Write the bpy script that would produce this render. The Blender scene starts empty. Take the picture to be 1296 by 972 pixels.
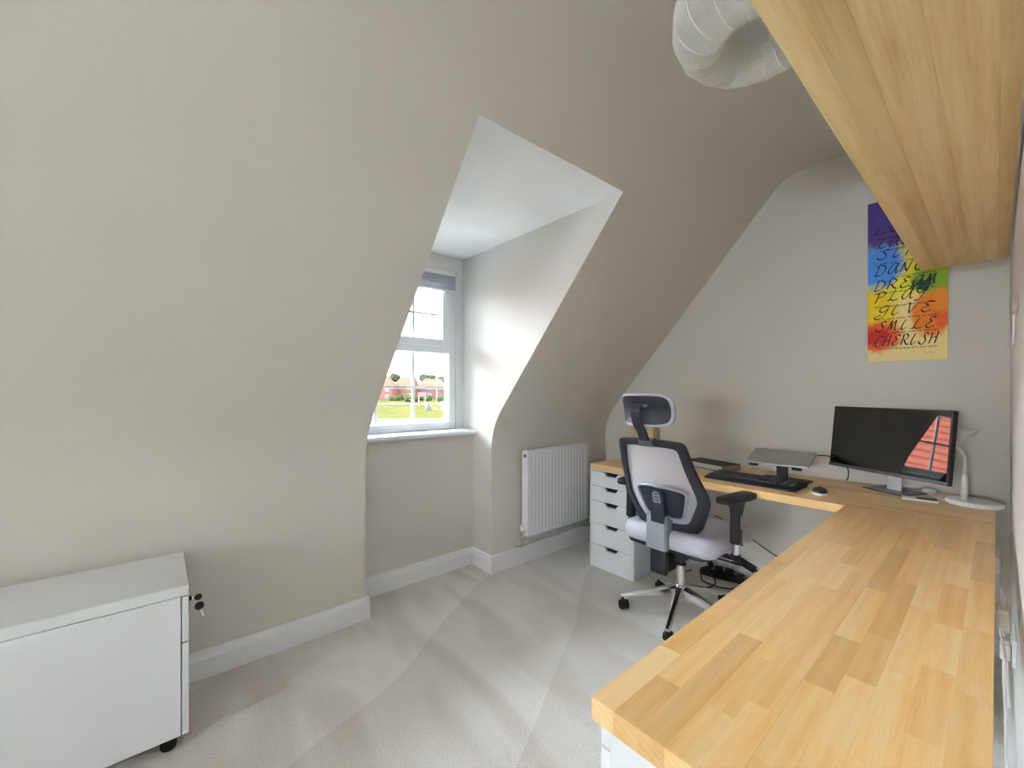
import bpy, bmesh, math, random
from mathutils import Vector, Matrix
random.seed(7)
S = bpy.context.scene
COL = S.collection
PI = math.pi

# ------------------------------------------------------------------ camera
F_PX, CX, CY, EYE = 524.0, 648.0, 495.0, 1.254
YAW = math.atan2(1262 - CX, F_PX)
cam_d = bpy.data.cameras.new('camera')
cam = bpy.data.objects.new('camera', cam_d)
COL.objects.link(cam)
cam.location = (0, 0, EYE)
cam.rotation_euler = (PI / 2, 0, YAW)
cam_d.sensor_width = 36.0
cam_d.lens = 36.0 * F_PX / 1296.0
cam_d.shift_y = (CY - 486.0) / 1296.0
cam_d.clip_start = 0.005
cam_d.clip_end = 2000
S.camera = cam

# ------------------------------------------------------------------ light
S.view_settings.view_transform = 'Standard'
S.view_settings.look = 'None'
S.view_settings.gamma = 1.0
S.view_settings.use_curve_mapping = False
S.view_settings.exposure = 1.18
SKY = 9.0
w = bpy.data.worlds.new('overcast_sky')
S.world = w
w.use_nodes = True
wn = w.node_tree
bg = wn.nodes['Background']
tc = wn.nodes.new('ShaderNodeTexCoord')
nz = wn.nodes.new('ShaderNodeTexNoise'); nz.inputs['Scale'].default_value = 2.5; nz.inputs['Detail'].default_value = 5
cr = wn.nodes.new('ShaderNodeValToRGB')
cr.color_ramp.elements[0].position = 0.35; cr.color_ramp.elements[0].color = (0.74, 0.85, 1.0, 1)
cr.color_ramp.elements[1].position = 0.65; cr.color_ramp.elements[1].color = (0.86, 0.93, 1.0, 1)
wn.links.new(tc.outputs['Generated'], nz.inputs['Vector'])
wn.links.new(nz.outputs['Fac'], cr.inputs['Fac'])
wn.links.new(cr.outputs['Color'], bg.inputs['Color'])
bg.inputs['Strength'].default_value = SKY


def light(name, kind, loc, rot, energy, color=(1, 1, 1), size=None, size_y=None, angle=None):
    ld = bpy.data.lights.new(name, kind)
    ld.energy = energy; ld.color = color
    if kind == 'AREA':
        ld.shape = 'RECTANGLE'; ld.size = size; ld.size_y = size_y
    if angle: ld.angle = angle
    o = bpy.data.objects.new(name, ld); COL.objects.link(o)
    o.location = loc; o.rotation_euler = rot
    return o


# hazy sun veiled by bright cloud, on the dormer's side: a very broad soft source
SUN_DIR = Vector((-0.72, -0.42, 0.34)).normalized()          # from the scene towards the sun
light('sun', 'SUN', (-20, -10, 20), SUN_DIR.to_track_quat('Z', 'Y').to_euler(), 38.0, (0.84, 0.92, 1.0), angle=math.radians(130))
# fill light added just inside the unseen rear window
light('rear_fill_light', 'AREA', (-0.05, -5.45, 1.4), (PI / 2, 0, math.radians(3)), 12, (0.96, 0.98, 1.0), 1.5, 1.0)
# added ceiling fill light, out of view just behind the camera
light('ceiling_fill_light', 'AREA', (-0.42, -0.35, 2.595), (0, 0, 0), 1.5, (0.97, 0.985, 1.0), 0.7, 0.9)


# ------------------------------------------------------------------ materials
def lin(c):
    if isinstance(c, str):
        c = tuple(int(c[i:i + 2], 16) for i in (0, 2, 4))
    return tuple(((v / 255) / 12.92 if v / 255 <= 0.04045 else ((v / 255 + 0.055) / 1.055) ** 2.4) for v in c) + (1,)


def pm(name, col, rough=0.5, metal=0.0, spec=0.5, var=0.04, scale=30.0, bump=0.0, bscale=None, stretch=(1, 1, 1), coat=0.0, ior=None):
    """principled material whose colour varies a little with a noise; optional fine bump"""
    m = bpy.data.materials.new(name); m.use_nodes = True
    n, l = m.node_tree.nodes, m.node_tree.links
    b = n['Principled BSDF']
    b.inputs['Roughness'].default_value = rough
    b.inputs['Metallic'].default_value = metal
    b.inputs['Specular IOR Level'].default_value = spec
    if coat: b.inputs['Coat Weight'].default_value = coat
    if ior: b.inputs['IOR'].default_value = ior
    t = n.new('ShaderNodeTexCoord'); mp = n.new('ShaderNodeMapping'); mp.inputs['Scale'].default_value = stretch
    l.new(t.outputs['Object'], mp.inputs['Vector'])
    no = n.new('ShaderNodeTexNoise'); no.inputs['Scale'].default_value = scale; no.inputs['Detail'].default_value = 4
    l.new(mp.outputs['Vector'], no.inputs['Vector'])
    r = n.new('ShaderNodeValToRGB')
    c = lin(col) if not (isinstance(col, tuple) and len(col) == 4) else col
    r.color_ramp.elements[0].position = 0.3; r.color_ramp.elements[1].position = 0.7
    r.color_ramp.elements[0].color = tuple(v * (1 - var) for v in c[:3]) + (1,)
    r.color_ramp.elements[1].color = tuple(min(1, v * (1 + var)) for v in c[:3]) + (1,)
    l.new(no.outputs['Fac'], r.inputs['Fac']); l.new(r.outputs['Color'], b.inputs['Base Color'])
    if bump:
        n2 = n.new('ShaderNodeTexNoise'); n2.inputs['Scale'].default_value = bscale or scale; n2.inputs['Detail'].default_value = 3
        l.new(mp.outputs['Vector'], n2.inputs['Vector'])
        bp = n.new('ShaderNodeBump'); bp.inputs['Strength'].default_value = bump; bp.inputs['Distance'].default_value = 0.002
        l.new(n2.outputs['Fac'], bp.inputs['Height']); l.new(bp.outputs['Normal'], b.inputs['Normal'])
    return m


def wood(name, axis, light_c, dark_c, rough=0.38, use_obj=True, ring=1.0, fine=1.0):
    """wood whose grain runs along object axis 0/1/2; each piece takes its own tint from its object colour"""
    m = bpy.data.materials.new(name); m.use_nodes = True
    n, l = m.node_tree.nodes, m.node_tree.links
    b = n['Principled BSDF']; b.inputs['Roughness'].default_value = rough
    t = n.new('ShaderNodeTexCoord'); oi = n.new('ShaderNodeObjectInfo')
    off = n.new('ShaderNodeVectorMath'); off.operation = 'MULTIPLY_ADD'
    cmb = n.new('ShaderNodeCombineXYZ')
    for i in range(3): l.new(oi.outputs['Random'], cmb.inputs[i])
    off.inputs[1].default_value = (37, 53, 71)
    l.new(cmb.outputs[0], off.inputs[0]); l.new(t.outputs['Object'], off.inputs[2])
    def mapped(sc_long, sc_cross):
        mp = n.new('ShaderNodeMapping')
        s = [sc_cross] * 3; s[axis] = sc_long
        mp.inputs['Scale'].default_value = s
        l.new(off.outputs[0], mp.inputs['Vector']); return mp
    a = n.new('ShaderNodeTexNoise'); a.inputs['Scale'].default_value = 1; a.inputs['Detail'].default_value = 4; a.inputs['Distortion'].default_value = 0.2
    l.new(mapped(2.0 * ring, 22 * ring).outputs[0], a.inputs['Vector'])
    f = n.new('ShaderNodeTexNoise'); f.inputs['Scale'].default_value = 1; f.inputs['Detail'].default_value = 3
    l.new(mapped(14 * fine, 420 * fine).outputs[0], f.inputs['Vector'])
    wv = n.new('ShaderNodeTexWave'); wv.wave_type = 'RINGS'; wv.inputs['Scale'].default_value = 1.0
    wv.rings_direction = 'XYZ'[axis]
    wv.inputs['Distortion'].default_value = 3; wv.inputs['Detail'].default_value = 2; wv.inputs['Detail Scale'].default_value = 0.6
    l.new(mapped(0.9 * ring, 26 * ring).outputs[0], wv.inputs['Vector'])
    mx = n.new('ShaderNodeMath'); mx.operation = 'MULTIPLY_ADD'; mx.inputs[1].default_value = 0.5
    l.new(f.outputs['Fac'], mx.inputs[0]); l.new(a.outputs['Fac'], mx.inputs[2])
    m2 = n.new('ShaderNodeMath'); m2.operation = 'MULTIPLY_ADD'; m2.inputs[1].default_value = 0.14
    l.new(wv.outputs['Fac'], m2.inputs[0]); l.new(mx.outputs[0], m2.inputs[2])
    r = n.new('ShaderNodeValToRGB')
    r.color_ramp.elements[0].position = 0.55; r.color_ramp.elements[0].color = lin(dark_c)
    r.color_ramp.elements[1].position = 1.05 if False else 1.0; r.color_ramp.elements[1].color = lin(light_c)
    l.new(m2.outputs[0], r.inputs['Fac'])
    mul = n.new('ShaderNodeMix'); mul.data_type = 'RGBA'; mul.blend_type = 'MULTIPLY'; mul.inputs[0].default_value = 1.0
    l.new(r.outputs['Color'], mul.inputs[6])
    if use_obj: l.new(oi.outputs['Color'], mul.inputs[7])
    else: mul.inputs[7].default_value = (1, 1, 1, 1)
    l.new(mul.outputs[2], b.inputs['Base Color'])
    bp = n.new('ShaderNodeBump'); bp.inputs['Strength'].default_value = 0.05; bp.inputs['Distance'].default_value = 0.001
    l.new(f.outputs['Fac'], bp.inputs['Height']); l.new(bp.outputs['Normal'], b.inputs['Normal'])
    return m


def carpet_mat():
    m = bpy.data.materials.new('carpet'); m.use_nodes = True
    n, l = m.node_tree.nodes, m.node_tree.links
    b = n['Principled BSDF']; b.inputs['Roughness'].default_value = 0.95; b.inputs['Specular IOR Level'].default_value = 0.1
    b.inputs['Sheen Weight'].default_value = 0.25; b.inputs['Sheen Roughness'].default_value = 0.5
    t = n.new('ShaderNodeTexCoord')
    # brushed lanes: vacuum strokes leave the pile leaning one way or the other
    mp = n.new('ShaderNodeMapping'); mp.inputs['Rotation'].default_value = (0, 0, math.radians(38)); mp.inputs['Scale'].default_value = (0.9, 2.6, 1)
    l.new(t.outputs['Object'], mp.inputs['Vector'])
    v = n.new('ShaderNodeTexNoise'); v.inputs['Scale'].default_value = 1.0; v.inputs['Detail'].default_value = 2.0; v.inputs['Distortion'].default_value = 1.2
    l.new(mp.outputs[0], v.inputs['Vector'])
    vr = n.new('ShaderNodeValToRGB'); vr.color_ramp.interpolation = 'EASE'
    e = vr.color_ramp.elements
    e[0].position = 0.36; e[0].color = lin((228, 221, 214)); e[1].position = 0.62; e[1].color = lin((243, 239, 235))
    l.new(v.outputs['Fac'], vr.inputs['Fac'])
    f = n.new('ShaderNodeTexNoise'); f.inputs['Scale'].default_value = 170; f.inputs['Detail'].default_value = 4
    l.new(t.outputs['Object'], f.inputs['Vector'])
    fr = n.new('ShaderNodeValToRGB'); fr.color_ramp.elements[0].position = 0.3; fr.color_ramp.elements[0].color = (0.84, 0.83, 0.82, 1)
    fr.color_ramp.elements[1].position = 0.7; fr.color_ramp.elements[1].color = (1.06, 1.06, 1.06, 1)
    l.new(f.outputs['Fac'], fr.inputs['Fac'])
    mul = n.new('ShaderNodeMix'); mul.data_type = 'RGBA'; mul.blend_type = 'MULTIPLY'; mul.inputs[0].default_value = 1
    l.new(vr.outputs['Color'], mul.inputs[6]); l.new(fr.outputs['Color'], mul.inputs[7])
    # stroke edges left by the vacuum cleaner
    mp2 = n.new('ShaderNodeMapping'); mp2.inputs['Rotation'].default_value = (0, 0, math.radians(-28))
    l.new(t.outputs['Object'], mp2.inputs['Vector'])
    wv = n.new('ShaderNodeTexWave'); wv.wave_profile = 'SAW'; wv.inputs['Scale'].default_value = 0.55; wv.inputs['Distortion'].default_value = 4.5; wv.inputs['Detail'].default_value = 1.0; wv.inputs['Detail Scale'].default_value = 0.9
    l.new(mp2.outputs[0], wv.inputs['Vector'])
    wr = n.new('ShaderNodeValToRGB'); wr.color_ramp.elements[0].color = (0.93, 0.915, 0.90, 1); wr.color_ramp.elements[1].color = (1.03, 1.03, 1.03, 1)
    l.new(wv.outputs['Fac'], wr.inputs['Fac'])
    mul2 = n.new('ShaderNodeMix'); mul2.data_type = 'RGBA'; mul2.blend_type = 'MULTIPLY'; mul2.inputs[0].default_value = 1
    l.new(mul.outputs[2], mul2.inputs[6]); l.new(wr.outputs['Color'], mul2.inputs[7])
    l.new(mul2.outputs[2], b.inputs['Base Color'])
    bp = n.new('ShaderNodeBump'); bp.inputs['Strength'].default_value = 0.5; bp.inputs['Distance'].default_value = 0.006
    l.new(f.outputs['Fac'], bp.inputs['Height']); l.new(bp.outputs['Normal'], b.inputs['Normal'])
    return m


def glass_mat():
    m = bpy.data.materials.new('window_glass'); m.use_nodes = True
    n, l = m.node_tree.nodes, m.node_tree.links
    n.remove(n['Principled BSDF'])
    tr = n.new('ShaderNodeBsdfTransparent'); tr.inputs[0].default_value = (0.95, 0.97, 0.965, 1)
    gl = n.new('ShaderNodeBsdfGlossy'); gl.inputs['Roughness'].default_value = 0.0
    lw = n.new('ShaderNodeFresnel'); lw.inputs['IOR'].default_value = 1.35
    nzz = n.new('ShaderNodeTexNoise'); nzz.inputs['Scale'].default_value = 3
    bp = n.new('ShaderNodeBump'); bp.inputs['Strength'].default_value = 0.01
    l.new(nzz.outputs['Fac'], bp.inputs['Height']); l.new(bp.outputs[0], gl.inputs['Normal'])
    mx = n.new('ShaderNodeMixShader')
    l.new(lw.outputs[0], mx.inputs[0]); l.new(tr.outputs[0], mx.inputs[1]); l.new(gl.outputs[0], mx.inputs[2])
    l.new(mx.outputs[0], n['Material Output'].inputs['Surface'])
    return m


def net_mat(name, col, alpha):
    """thin open fabric: part of the light passes straight between the threads"""
    m = bpy.data.materials.new(name); m.use_nodes = True
    n, l = m.node_tree.nodes, m.node_tree.links
    b = n['Principled BSDF']; b.inputs['Roughness'].default_value = 0.8; b.inputs['Base Color'].default_value = lin(col)
    t = n.new('ShaderNodeTexCoord')
    no = n.new('ShaderNodeTexNoise'); no.inputs['Scale'].default_value = 260
    l.new(t.outputs['Object'], no.inputs['Vector'])
    mr = n.new('ShaderNodeMapRange'); mr.inputs['From Min'].default_value = 0.3; mr.inputs['From Max'].default_value = 0.7
    mr.inputs['To Min'].default_value = alpha - 0.06; mr.inputs['To Max'].default_value = alpha + 0.06
    l.new(no.outputs['Fac'], mr.inputs['Value']); l.new(mr.outputs[0], b.inputs['Alpha'])
    return m


def painting_mat():
    m = bpy.data.materials.new('canvas_paint'); m.use_nodes = True
    n, l = m.node_tree.nodes, m.node_tree.links
    b = n['Principled BSDF']; b.inputs['Roughness'].default_value = 0.6
    t = n.new('ShaderNodeTexCoord')
    no = n.new('ShaderNodeTexNoise'); no.inputs['Scale'].default_value = 22; no.inputs['Detail'].default_value = 7; no.inputs['Roughness'].default_value = 0.75
    l.new(t.outputs['Object'], no.inputs['Vector'])
    sub = n.new('ShaderNodeVectorMath'); sub.operation = 'SUBTRACT'; sub.inputs[1].default_value = (0.5, 0.5, 0.5)
    l.new(no.outputs['Color'], sub.inputs[0])
    ad = n.new('ShaderNodeVectorMath'); ad.operation = 'MULTIPLY_ADD'; ad.inputs[1].default_value = (0.13, 0.0, 0.13)
    l.new(sub.outputs[0], ad.inputs[0]); l.new(t.outputs['Object'], ad.inputs[2])
    cur = n.new('ShaderNodeRGB'); cur.outputs[0].default_value = lin((252, 226, 150)); cur = cur.outputs[0]
    # blobs: centre x, z in the canvas' own metres (z up from its bottom edge), radii, colour
    for (bx_, bz, rx, rz, col) in [
            (0.10, 0.53, 0.20, 0.20, (250, 236, 70)), (0.04, 0.25, 0.09, 0.17, (255, 220, 8)), (0.14, 0.46, 0.10, 0.13, (255, 236, 60)),
            (0.07, 0.76, 0.22, 0.17, (84, 56, 150)), (0.055, 0.52, 0.10, 0.125, (78, 152, 250)), (0.27, 0.42, 0.10, 0.10, (140, 186, 36)),
            (0.30, 0.52, 0.08, 0.10, (170, 204, 46)), (0.215, 0.395, 0.055, 0.028, (44, 88, 50)),
            (0.25, 0.235, 0.085, 0.125, (255, 136, 22)), (0.29, 0.21, 0.04, 0.05, (250, 104, 20)),
            (0.045, 0.135, 0.10, 0.085, (250, 96, 36)), (0.035, 0.135, 0.055, 0.05, (226, 34, 30)), (0.30, 0.30, 0.05, 0.07, (255, 146, 30))]:
        s_ = n.new('ShaderNodeVectorMath'); s_.operation = 'SUBTRACT'; s_.inputs[1].default_value = (bx_, 0, bz); l.new(ad.outputs[0], s_.inputs[0])
        d_ = n.new('ShaderNodeVectorMath'); d_.operation = 'MULTIPLY'; d_.inputs[1].default_value = (1 / rx, 0, 1 / rz); l.new(s_.outputs[0], d_.inputs[0])
        ln = n.new('ShaderNodeVectorMath'); ln.operation = 'LENGTH'; l.new(d_.outputs[0], ln.inputs[0])
        mr = n.new('ShaderNodeMapRange'); mr.interpolation_type = 'SMOOTHSTEP'
        mr.inputs['From Min'].default_value = 1.15; mr.inputs['From Max'].default_value = 0.7
        l.new(ln.outputs['Value'], mr.inputs['Value'])
        mx = n.new('ShaderNodeMix'); mx.data_type = 'RGBA'
        l.new(mr.outputs[0], mx.inputs[0]); l.new(cur, mx.inputs[6]); mx.inputs[7].default_value = lin(col); cur = mx.outputs[2]
    l.new(cur, b.inputs['Base Color'])
    return m


M = {}
M['wall'] = pm('beige_wall_paint', (223, 217, 208), 0.85, spec=0.2, var=0.012, scale=3, bump=0.05, bscale=180)
M['white_wall'] = pm('white_ceiling_paint', (236, 236, 235), 0.85, spec=0.2, var=0.01, scale=3, bump=0.05, bscale=180)
M['cheek'] = pm('pale_dormer_paint', (216, 213, 207), 0.85, spec=0.2, var=0.012, scale=3, bump=0.05, bscale=180)
M['trim'] = pm('white_gloss_trim', (240, 241, 243), 0.35, var=0.01, scale=6)
M['carpet'] = carpet_mat()
M['upvc'] = pm('white_window_plastic', (238, 240, 243), 0.3, var=0.008, scale=8)
M['glass'] = glass_mat()
M['blind'] = pm('pale_blind_fabric', (205, 208, 220), 0.8, var=0.02, scale=60)
M['cab'] = pm('white_steel_cabinet', (236, 238, 240), 0.42, var=0.01, scale=6)
M['drawer'] = pm('white_drawer_foil', (240, 241, 244), 0.4, var=0.008, scale=6)
M['rad'] = pm('radiator_enamel', (240, 241, 244), 0.3, var=0.006, scale=6)
M['dark'] = pm('black_plastic', (32, 34, 40), 0.45, var=0.08, scale=50, bump=0.05, bscale=500)
M['black'] = pm('shade_black', (14, 14, 16), 0.6, var=0.1, scale=30)  # black that stands for shade in drawer cut-outs and tile gaps
M['rubber'] = pm('black_rubber', (24, 24, 27), 0.55, var=0.1, scale=40)
M['navy'] = pm('charcoal_nylon_frame', (44, 47, 60), 0.42, var=0.06, scale=60, bump=0.05, bscale=400)
M['chrome'] = pm('polished_chrome', (222, 224, 228), 0.12, metal=1.0, var=0.02, scale=12)
M['silver'] = pm('silver_painted_plastic', (158, 162, 168), 0.38, metal=0.35, var=0.03, scale=40)
M['alu'] = pm('brushed_aluminium', (178, 176, 174), 0.4, metal=0.6, var=0.03, scale=40, stretch=(1, 12, 1))
M['seat'] = pm('pale_grey_seat_fabric', (196, 193, 204), 0.9, spec=0.15, var=0.06, scale=240, bump=0.2, bscale=600)
M['net'] = net_mat('grey_chair_net', (210, 208, 216), 0.68)
M['canvas_side'] = pm('raw_canvas_edge', (222, 196, 130), 0.8, var=0.06, scale=30)
M['paint'] = painting_mat()
M['ink'] = pm('black_ink', (30, 22, 20), 0.6, var=0.1, scale=60)
M['screen'] = pm('dark_screen_glass', (8, 8, 13), 0.02, var=0.02, scale=4, ior=1.85)
M['bezel'] = pm('monitor_bezel_plastic', (26, 26, 32), 0.35, var=0.05, scale=50)
M['stand_grey'] = pm('grey_monitor_base', (96, 96, 104), 0.35, metal=0.4, var=0.03, scale=40)
M['lamp'] = pm('white_lamp_plastic', (236, 236, 234), 0.35, var=0.01, scale=12)
M['lampshade'] = pm('lamp_head_plastic', (226, 224, 218), 0.5, var=0.02, scale=12)
M['thread'] = pm('white_cotton_thread', (244, 242, 236), 0.85, spec=0.1, var=0.03, scale=80)
M['paper'] = pm('white_paper', (232, 232, 234), 0.7, var=0.03, scale=80, stretch=(1, 1, 30))
M['cover'] = pm('black_book_cover', (36, 40, 44), 0.55, var=0.08, scale=60)
M['key'] = pm('key_grey', (66, 68, 78), 0.5, var=0.05, scale=60)
M['keyboard'] = pm('keyboard_plastic', (34, 37, 46), 0.5, var=0.05, scale=60)
M['mousetop'] = pm('mouse_shell', (44, 48, 58), 0.35, var=0.05, scale=40)
M['plastic_cream'] = pm('cream_plug_plastic', (222, 216, 204), 0.45, var=0.03, scale=40)
M['kraft'] = pm('brown_card', (172, 154, 132), 0.8, var=0.05, scale=40)
M['birch'] = wood('pale_birch', 2, (226, 202, 160), (196, 164, 116), 0.5, use_obj=False)
M['stave_y'] = wood('beech_stave_lengthwise', 1, (255, 221, 168), (248, 193, 122), 0.30)
M['stave_x'] = wood('beech_stave_crosswise', 0, (255, 221, 168), (248, 193, 122), 0.30)
M['oak'] = wood('oak_board', 1, (252, 228, 174), (228, 194, 132), 0.5, ring=0.7, fine=0.45)
M['keybow'] = pm('black_key_bow', (22, 22, 26), 0.4, var=0.05, scale=60)


# ------------------------------------------------------------------ mesh helpers
def V(*a): return Vector(a)


def add_box(bm, c, s, bevel=0.0, seg=1, rot=None):
    mat = Matrix.Translation(Vector(c)) @ (rot.to_4x4() if rot else Matrix.Identity(4)) @ Matrix.Diagonal((s[0], s[1], s[2], 1))
    r = bmesh.ops.create_cube(bm, size=1.0, matrix=mat)
    if bevel:
        es = list({e for v in r['verts'] for e in v.link_edges})
        bmesh.ops.bevel(bm, geom=es, offset=bevel, segments=seg, profile=0.5, affect='EDGES')


def bx(bm, x0, x1, y0, y1, z0, z1, bevel=0.0, seg=1):
    add_box(bm, ((x0 + x1) / 2, (y0 + y1) / 2, (z0 + z1) / 2), (abs(x1 - x0), abs(y1 - y0), abs(z1 - z0)), bevel, seg)


def add_cyl(bm, p0, p1, r0, r1=None, seg=16):
    p0, p1 = Vector(p0), Vector(p1)
    d = p1 - p0
    q = d.to_track_quat('Z', 'Y').to_matrix().to_4x4()
    bmesh.ops.create_cone(bm, cap_ends=True, cap_tris=False, segments=seg, radius1=r0, radius2=r0 if r1 is None else r1,
                          depth=d.length, matrix=Matrix.Translation((p0 + p1) / 2) @ q)


def add_tube(bm, pts, r, seg=8, closed=False, caps=True):
    pts = [Vector(p) for p in pts]
    N = len(pts)
    rad = r if isinstance(r, (list, tuple)) else [r] * N
    rings = []
    up = None
    for i, p in enumerate(pts):
        if closed: t = pts[(i + 1) % N] - pts[i - 1]
        else: t = pts[min(i + 1, N - 1)] - pts[max(i - 1, 0)]
        t.normalize()
        if up is None:
            up = Vector((0, 0, 1)) if abs(t.z) < 0.9 else Vector((1, 0, 0))
        u = (up - t * up.dot(t))
        if u.length < 1e-5: u = t.orthogonal()
        u.normalize(); v = t.cross(u); up = u
        rings.append([bm.verts.new(p + (u * math.cos(2 * PI * k / seg) + v * math.sin(2 * PI * k / seg)) * rad[i]) for k in range(seg)])
    for i in range(N if closed else N - 1):
        a, b = rings[i], rings[(i + 1) % N]
        for k in range(seg):
            bm.faces.new((a[k], a[(k + 1) % seg], b[(k + 1) % seg], b[k]))
    if caps and not closed:
        bm.faces.new(rings[0][::-1]); bm.faces.new(rings[-1])


def add_lathe(bm, prof, c, seg=32, rot=None):
    c = Vector(c); rot = rot or Matrix.Identity(3)
    rings = []
    for (r, z) in prof:
        if r < 1e-6: rings.append([bm.verts.new(c + rot @ Vector((0, 0, z)))])
        else: rings.append([bm.verts.new(c + rot @ Vector((r * math.cos(2 * PI * k / seg), r * math.sin(2 * PI * k / seg), z))) for k in range(seg)])
    for a, b in zip(rings[:-1], rings[1:]):
        for k in range(seg):
            k2 = (k + 1) % seg
            if len(a) == 1 and len(b) == 1: continue
            if len(a) == 1: bm.faces.new((a[0], b[k2], b[k]))
            elif len(b) == 1: bm.faces.new((a[k], a[k2], b[0]))
            else: bm.faces.new((a[k], a[k2], b[k2], b[k]))


def add_prism(bm, poly, axis, a0, a1):
    """poly: 2D points in the two other axes (in order x,y,z without `axis`), extruded along axis"""
    def mk(p, a):
        q = list(p); q.insert(axis, a); return bm.verts.new(q)
    A = [mk(p, a0) for p in poly]; B = [mk(p, a1) for p in poly]
    n = len(poly)
    bm.faces.new(A); bm.faces.new(B[::-1])
    for i in range(n):
        bm.faces.new((A[i], B[i], B[(i + 1) % n], A[(i + 1) % n]))


def cat(pts, sub=6, closed=False):
    """Catmull-Rom through points"""
    P = [Vector(p) for p in pts]; out = []
    n = len(P)
    rng = range(n if closed else n - 1)
    for i in rng:
        if closed: p0, p1, p2, p3 = P[i - 1], P[i], P[(i + 1) % n], P[(i + 2) % n]
        else: p0, p1, p2, p3 = P[max(i - 1, 0)], P[i], P[i + 1], P[min(i + 2, n - 1)]
        for k in range(sub):
            t = k / sub
            out.append(0.5 * ((2 * p1) + (p2 - p0) * t + (2 * p0 - 5 * p1 + 4 * p2 - p3) * t * t + (3 * p1 - p0 - 3 * p2 + p3) * t ** 3))
    if not closed: out.append(P[-1])
    return out


def obj(name, bm, mat, parent=None, smooth=False, loc=None, rot=None, angle=None, fix=True):
    if fix: bmesh.ops.recalc_face_normals(bm, faces=bm.faces[:])
    me = bpy.data.meshes.new(name)
    bm.to_mesh(me); bm.free()
    mats = mat if isinstance(mat, (list, tuple)) else [mat]
    for m_ in mats: me.materials.append(m_)
    if smooth:
        for p in me.polygons: p.use_smooth = True
        if angle is not None:
            try: me.set_sharp_from_angle(angle=math.radians(angle))
            except Exception: pass
    o = bpy.data.objects.new(name, me); COL.objects.link(o)
    if parent is not None: o.parent = parent
    if loc is not None: o.location = loc
    if rot is not None: o.rotation_euler = rot
    return o


def tag(o, label, cat_, group=None):
    o['label'] = label; o['category'] = cat_
    if group: o['group'] = group
    return o


def thing(name, label, cat_, loc=(0, 0, 0), rot=(0, 0, 0), group=None):
    o = bpy.data.objects.new(name, None); COL.objects.link(o)
    o.empty_display_size = 0.1
    o.location = loc; o.rotation_euler = rot
    return tag(o, label, cat_, group)


def struct(name, bm, mat, parent=None, smooth=False, angle=None, **k):
    o = obj(name, bm, mat, parent, smooth, angle=angle, **k)
    if parent is None: o['kind'] = 'structure'
    return o


def NB(): return bmesh.new()


# ------------------------------------------------------------------ room shell
XL, XR, YB = -2.26, 0.04, 3.02          # left knee wall, right wall, gable wall
ZC, SL = 2.62, 1.16                     # flat ceiling, pitch of the slope
DY0, DY1, DZ = 0.868, 1.745, 2.24       # dormer cheeks and its ceiling
XD = -2.62                              # dormer front wall
REAR, XRR = -5.6, 2.2


def slope_z(x): return 1.006 + SL * (x + 2.26)


def profile():
    """inner line of knee wall, soft bend, slope, soft bend up to the flat ceiling"""
    p = [(XL, -0.1), (XL, 0.5), (XL, 0.86)]
    a, b, c = Vector((XL, 0.86)), Vector((XL, 1.006)), Vector((XL + 0.11, slope_z(XL + 0.11)))
    for k in range(1, 9):
        t = k / 8; q = a * (1 - t) ** 2 + b * 2 * t * (1 - t) + c * t * t; p.append((q.x, q.y))
    xt = XL + (ZC - 1.006) / SL
    p.append((-1.8, slope_z(-1.8)))
    xd = XL + (DZ - 1.006) / SL
    p.append((xd, DZ))
    a, b, c = Vector((xt - 0.07, slope_z(xt - 0.07))), Vector((xt, ZC)), Vector((xt + 0.11, ZC))
    for k in range(0, 11):
        t = k / 10; q = a * (1 - t) ** 2 + b * 2 * t * (1 - t) + c * t * t; p.append((q.x, q.y))
    return p


PR = profile()
IDX_D = [i for i, q in enumerate(PR) if abs(q[1] - DZ) < 1e-6][0]
bm = NB()


def slab(bm, pts, y0, y1, th=0.14):
    """solid band behind an inner profile, thickness towards outside"""
    n = len(pts); rows = []
    for y in (y0, y1):
        inn = [bm.verts.new((x, y, z)) for x, z in pts]
        out = []
        for i, (x, z) in enumerate(pts):
            a = Vector(pts[max(i - 1, 0)]); b = Vector(pts[min(i + 1, n - 1)])
            t = (b - a).normalized(); nn = Vector((-t.y, t.x))
            out.append(bm.verts.new((x + nn.x * th, y, z + nn.y * th)))
        rows.append((inn, out))
    (i0, o0), (i1, o1) = rows
    for k in range(n - 1):
        bm.faces.new((i0[k], i0[k + 1], i1[k + 1], i1[k]))
        bm.faces.new((o0[k], o1[k], o1[k + 1], o0[k + 1]))
        bm.faces.new((i0[k], o0[k], o0[k + 1], i0[k + 1]))
        bm.faces.new((i1[k], i1[k + 1], o1[k + 1], o1[k]))
    bm.faces.new((i0[0], i1[0], o1[0], o0[0])); bm.faces.new((i0[-1], o0[-1], o1[-1], i1[-1]))


slab(bm, PR, REAR - 0.1, DY0); slab(bm, PR, DY1, YB + 0.1); slab(bm, PR[IDX_D:], DY0, DY1)
struct('wall_left', bm, M['wall'], smooth=True, angle=25)
bm = NB(); bx(bm, PR[-1][0], XRR + 0.1, REAR - 0.1, YB + 0.1, ZC, ZC + 0.14); struct('ceiling', bm, M['wall'])
bm = NB(); bx(bm, -2.75, XRR + 0.1, REAR - 0.1, YB + 0.1, -0.12, 0.0); struct('floor', bm, M['carpet'])
bm = NB(); bx(bm, -2.4, XRR, YB, YB + 0.1, -0.1, ZC + 0.1); struct('wall_back', bm, M['wall'])
bm = NB(); bx(bm, XR, XR + 0.12, -0.4, YB, 0, ZC + 0.02); struct('wall_right', bm, M['white_wall'])
bm = NB(); bx(bm, XR + 0.12, XRR, -0.4, -0.28, 0, ZC + 0.02); bx(bm, XRR, XRR + 0.1, REAR, -0.28, 0, ZC + 0.02); struct('wall_side', bm, M['wall'])
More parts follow.
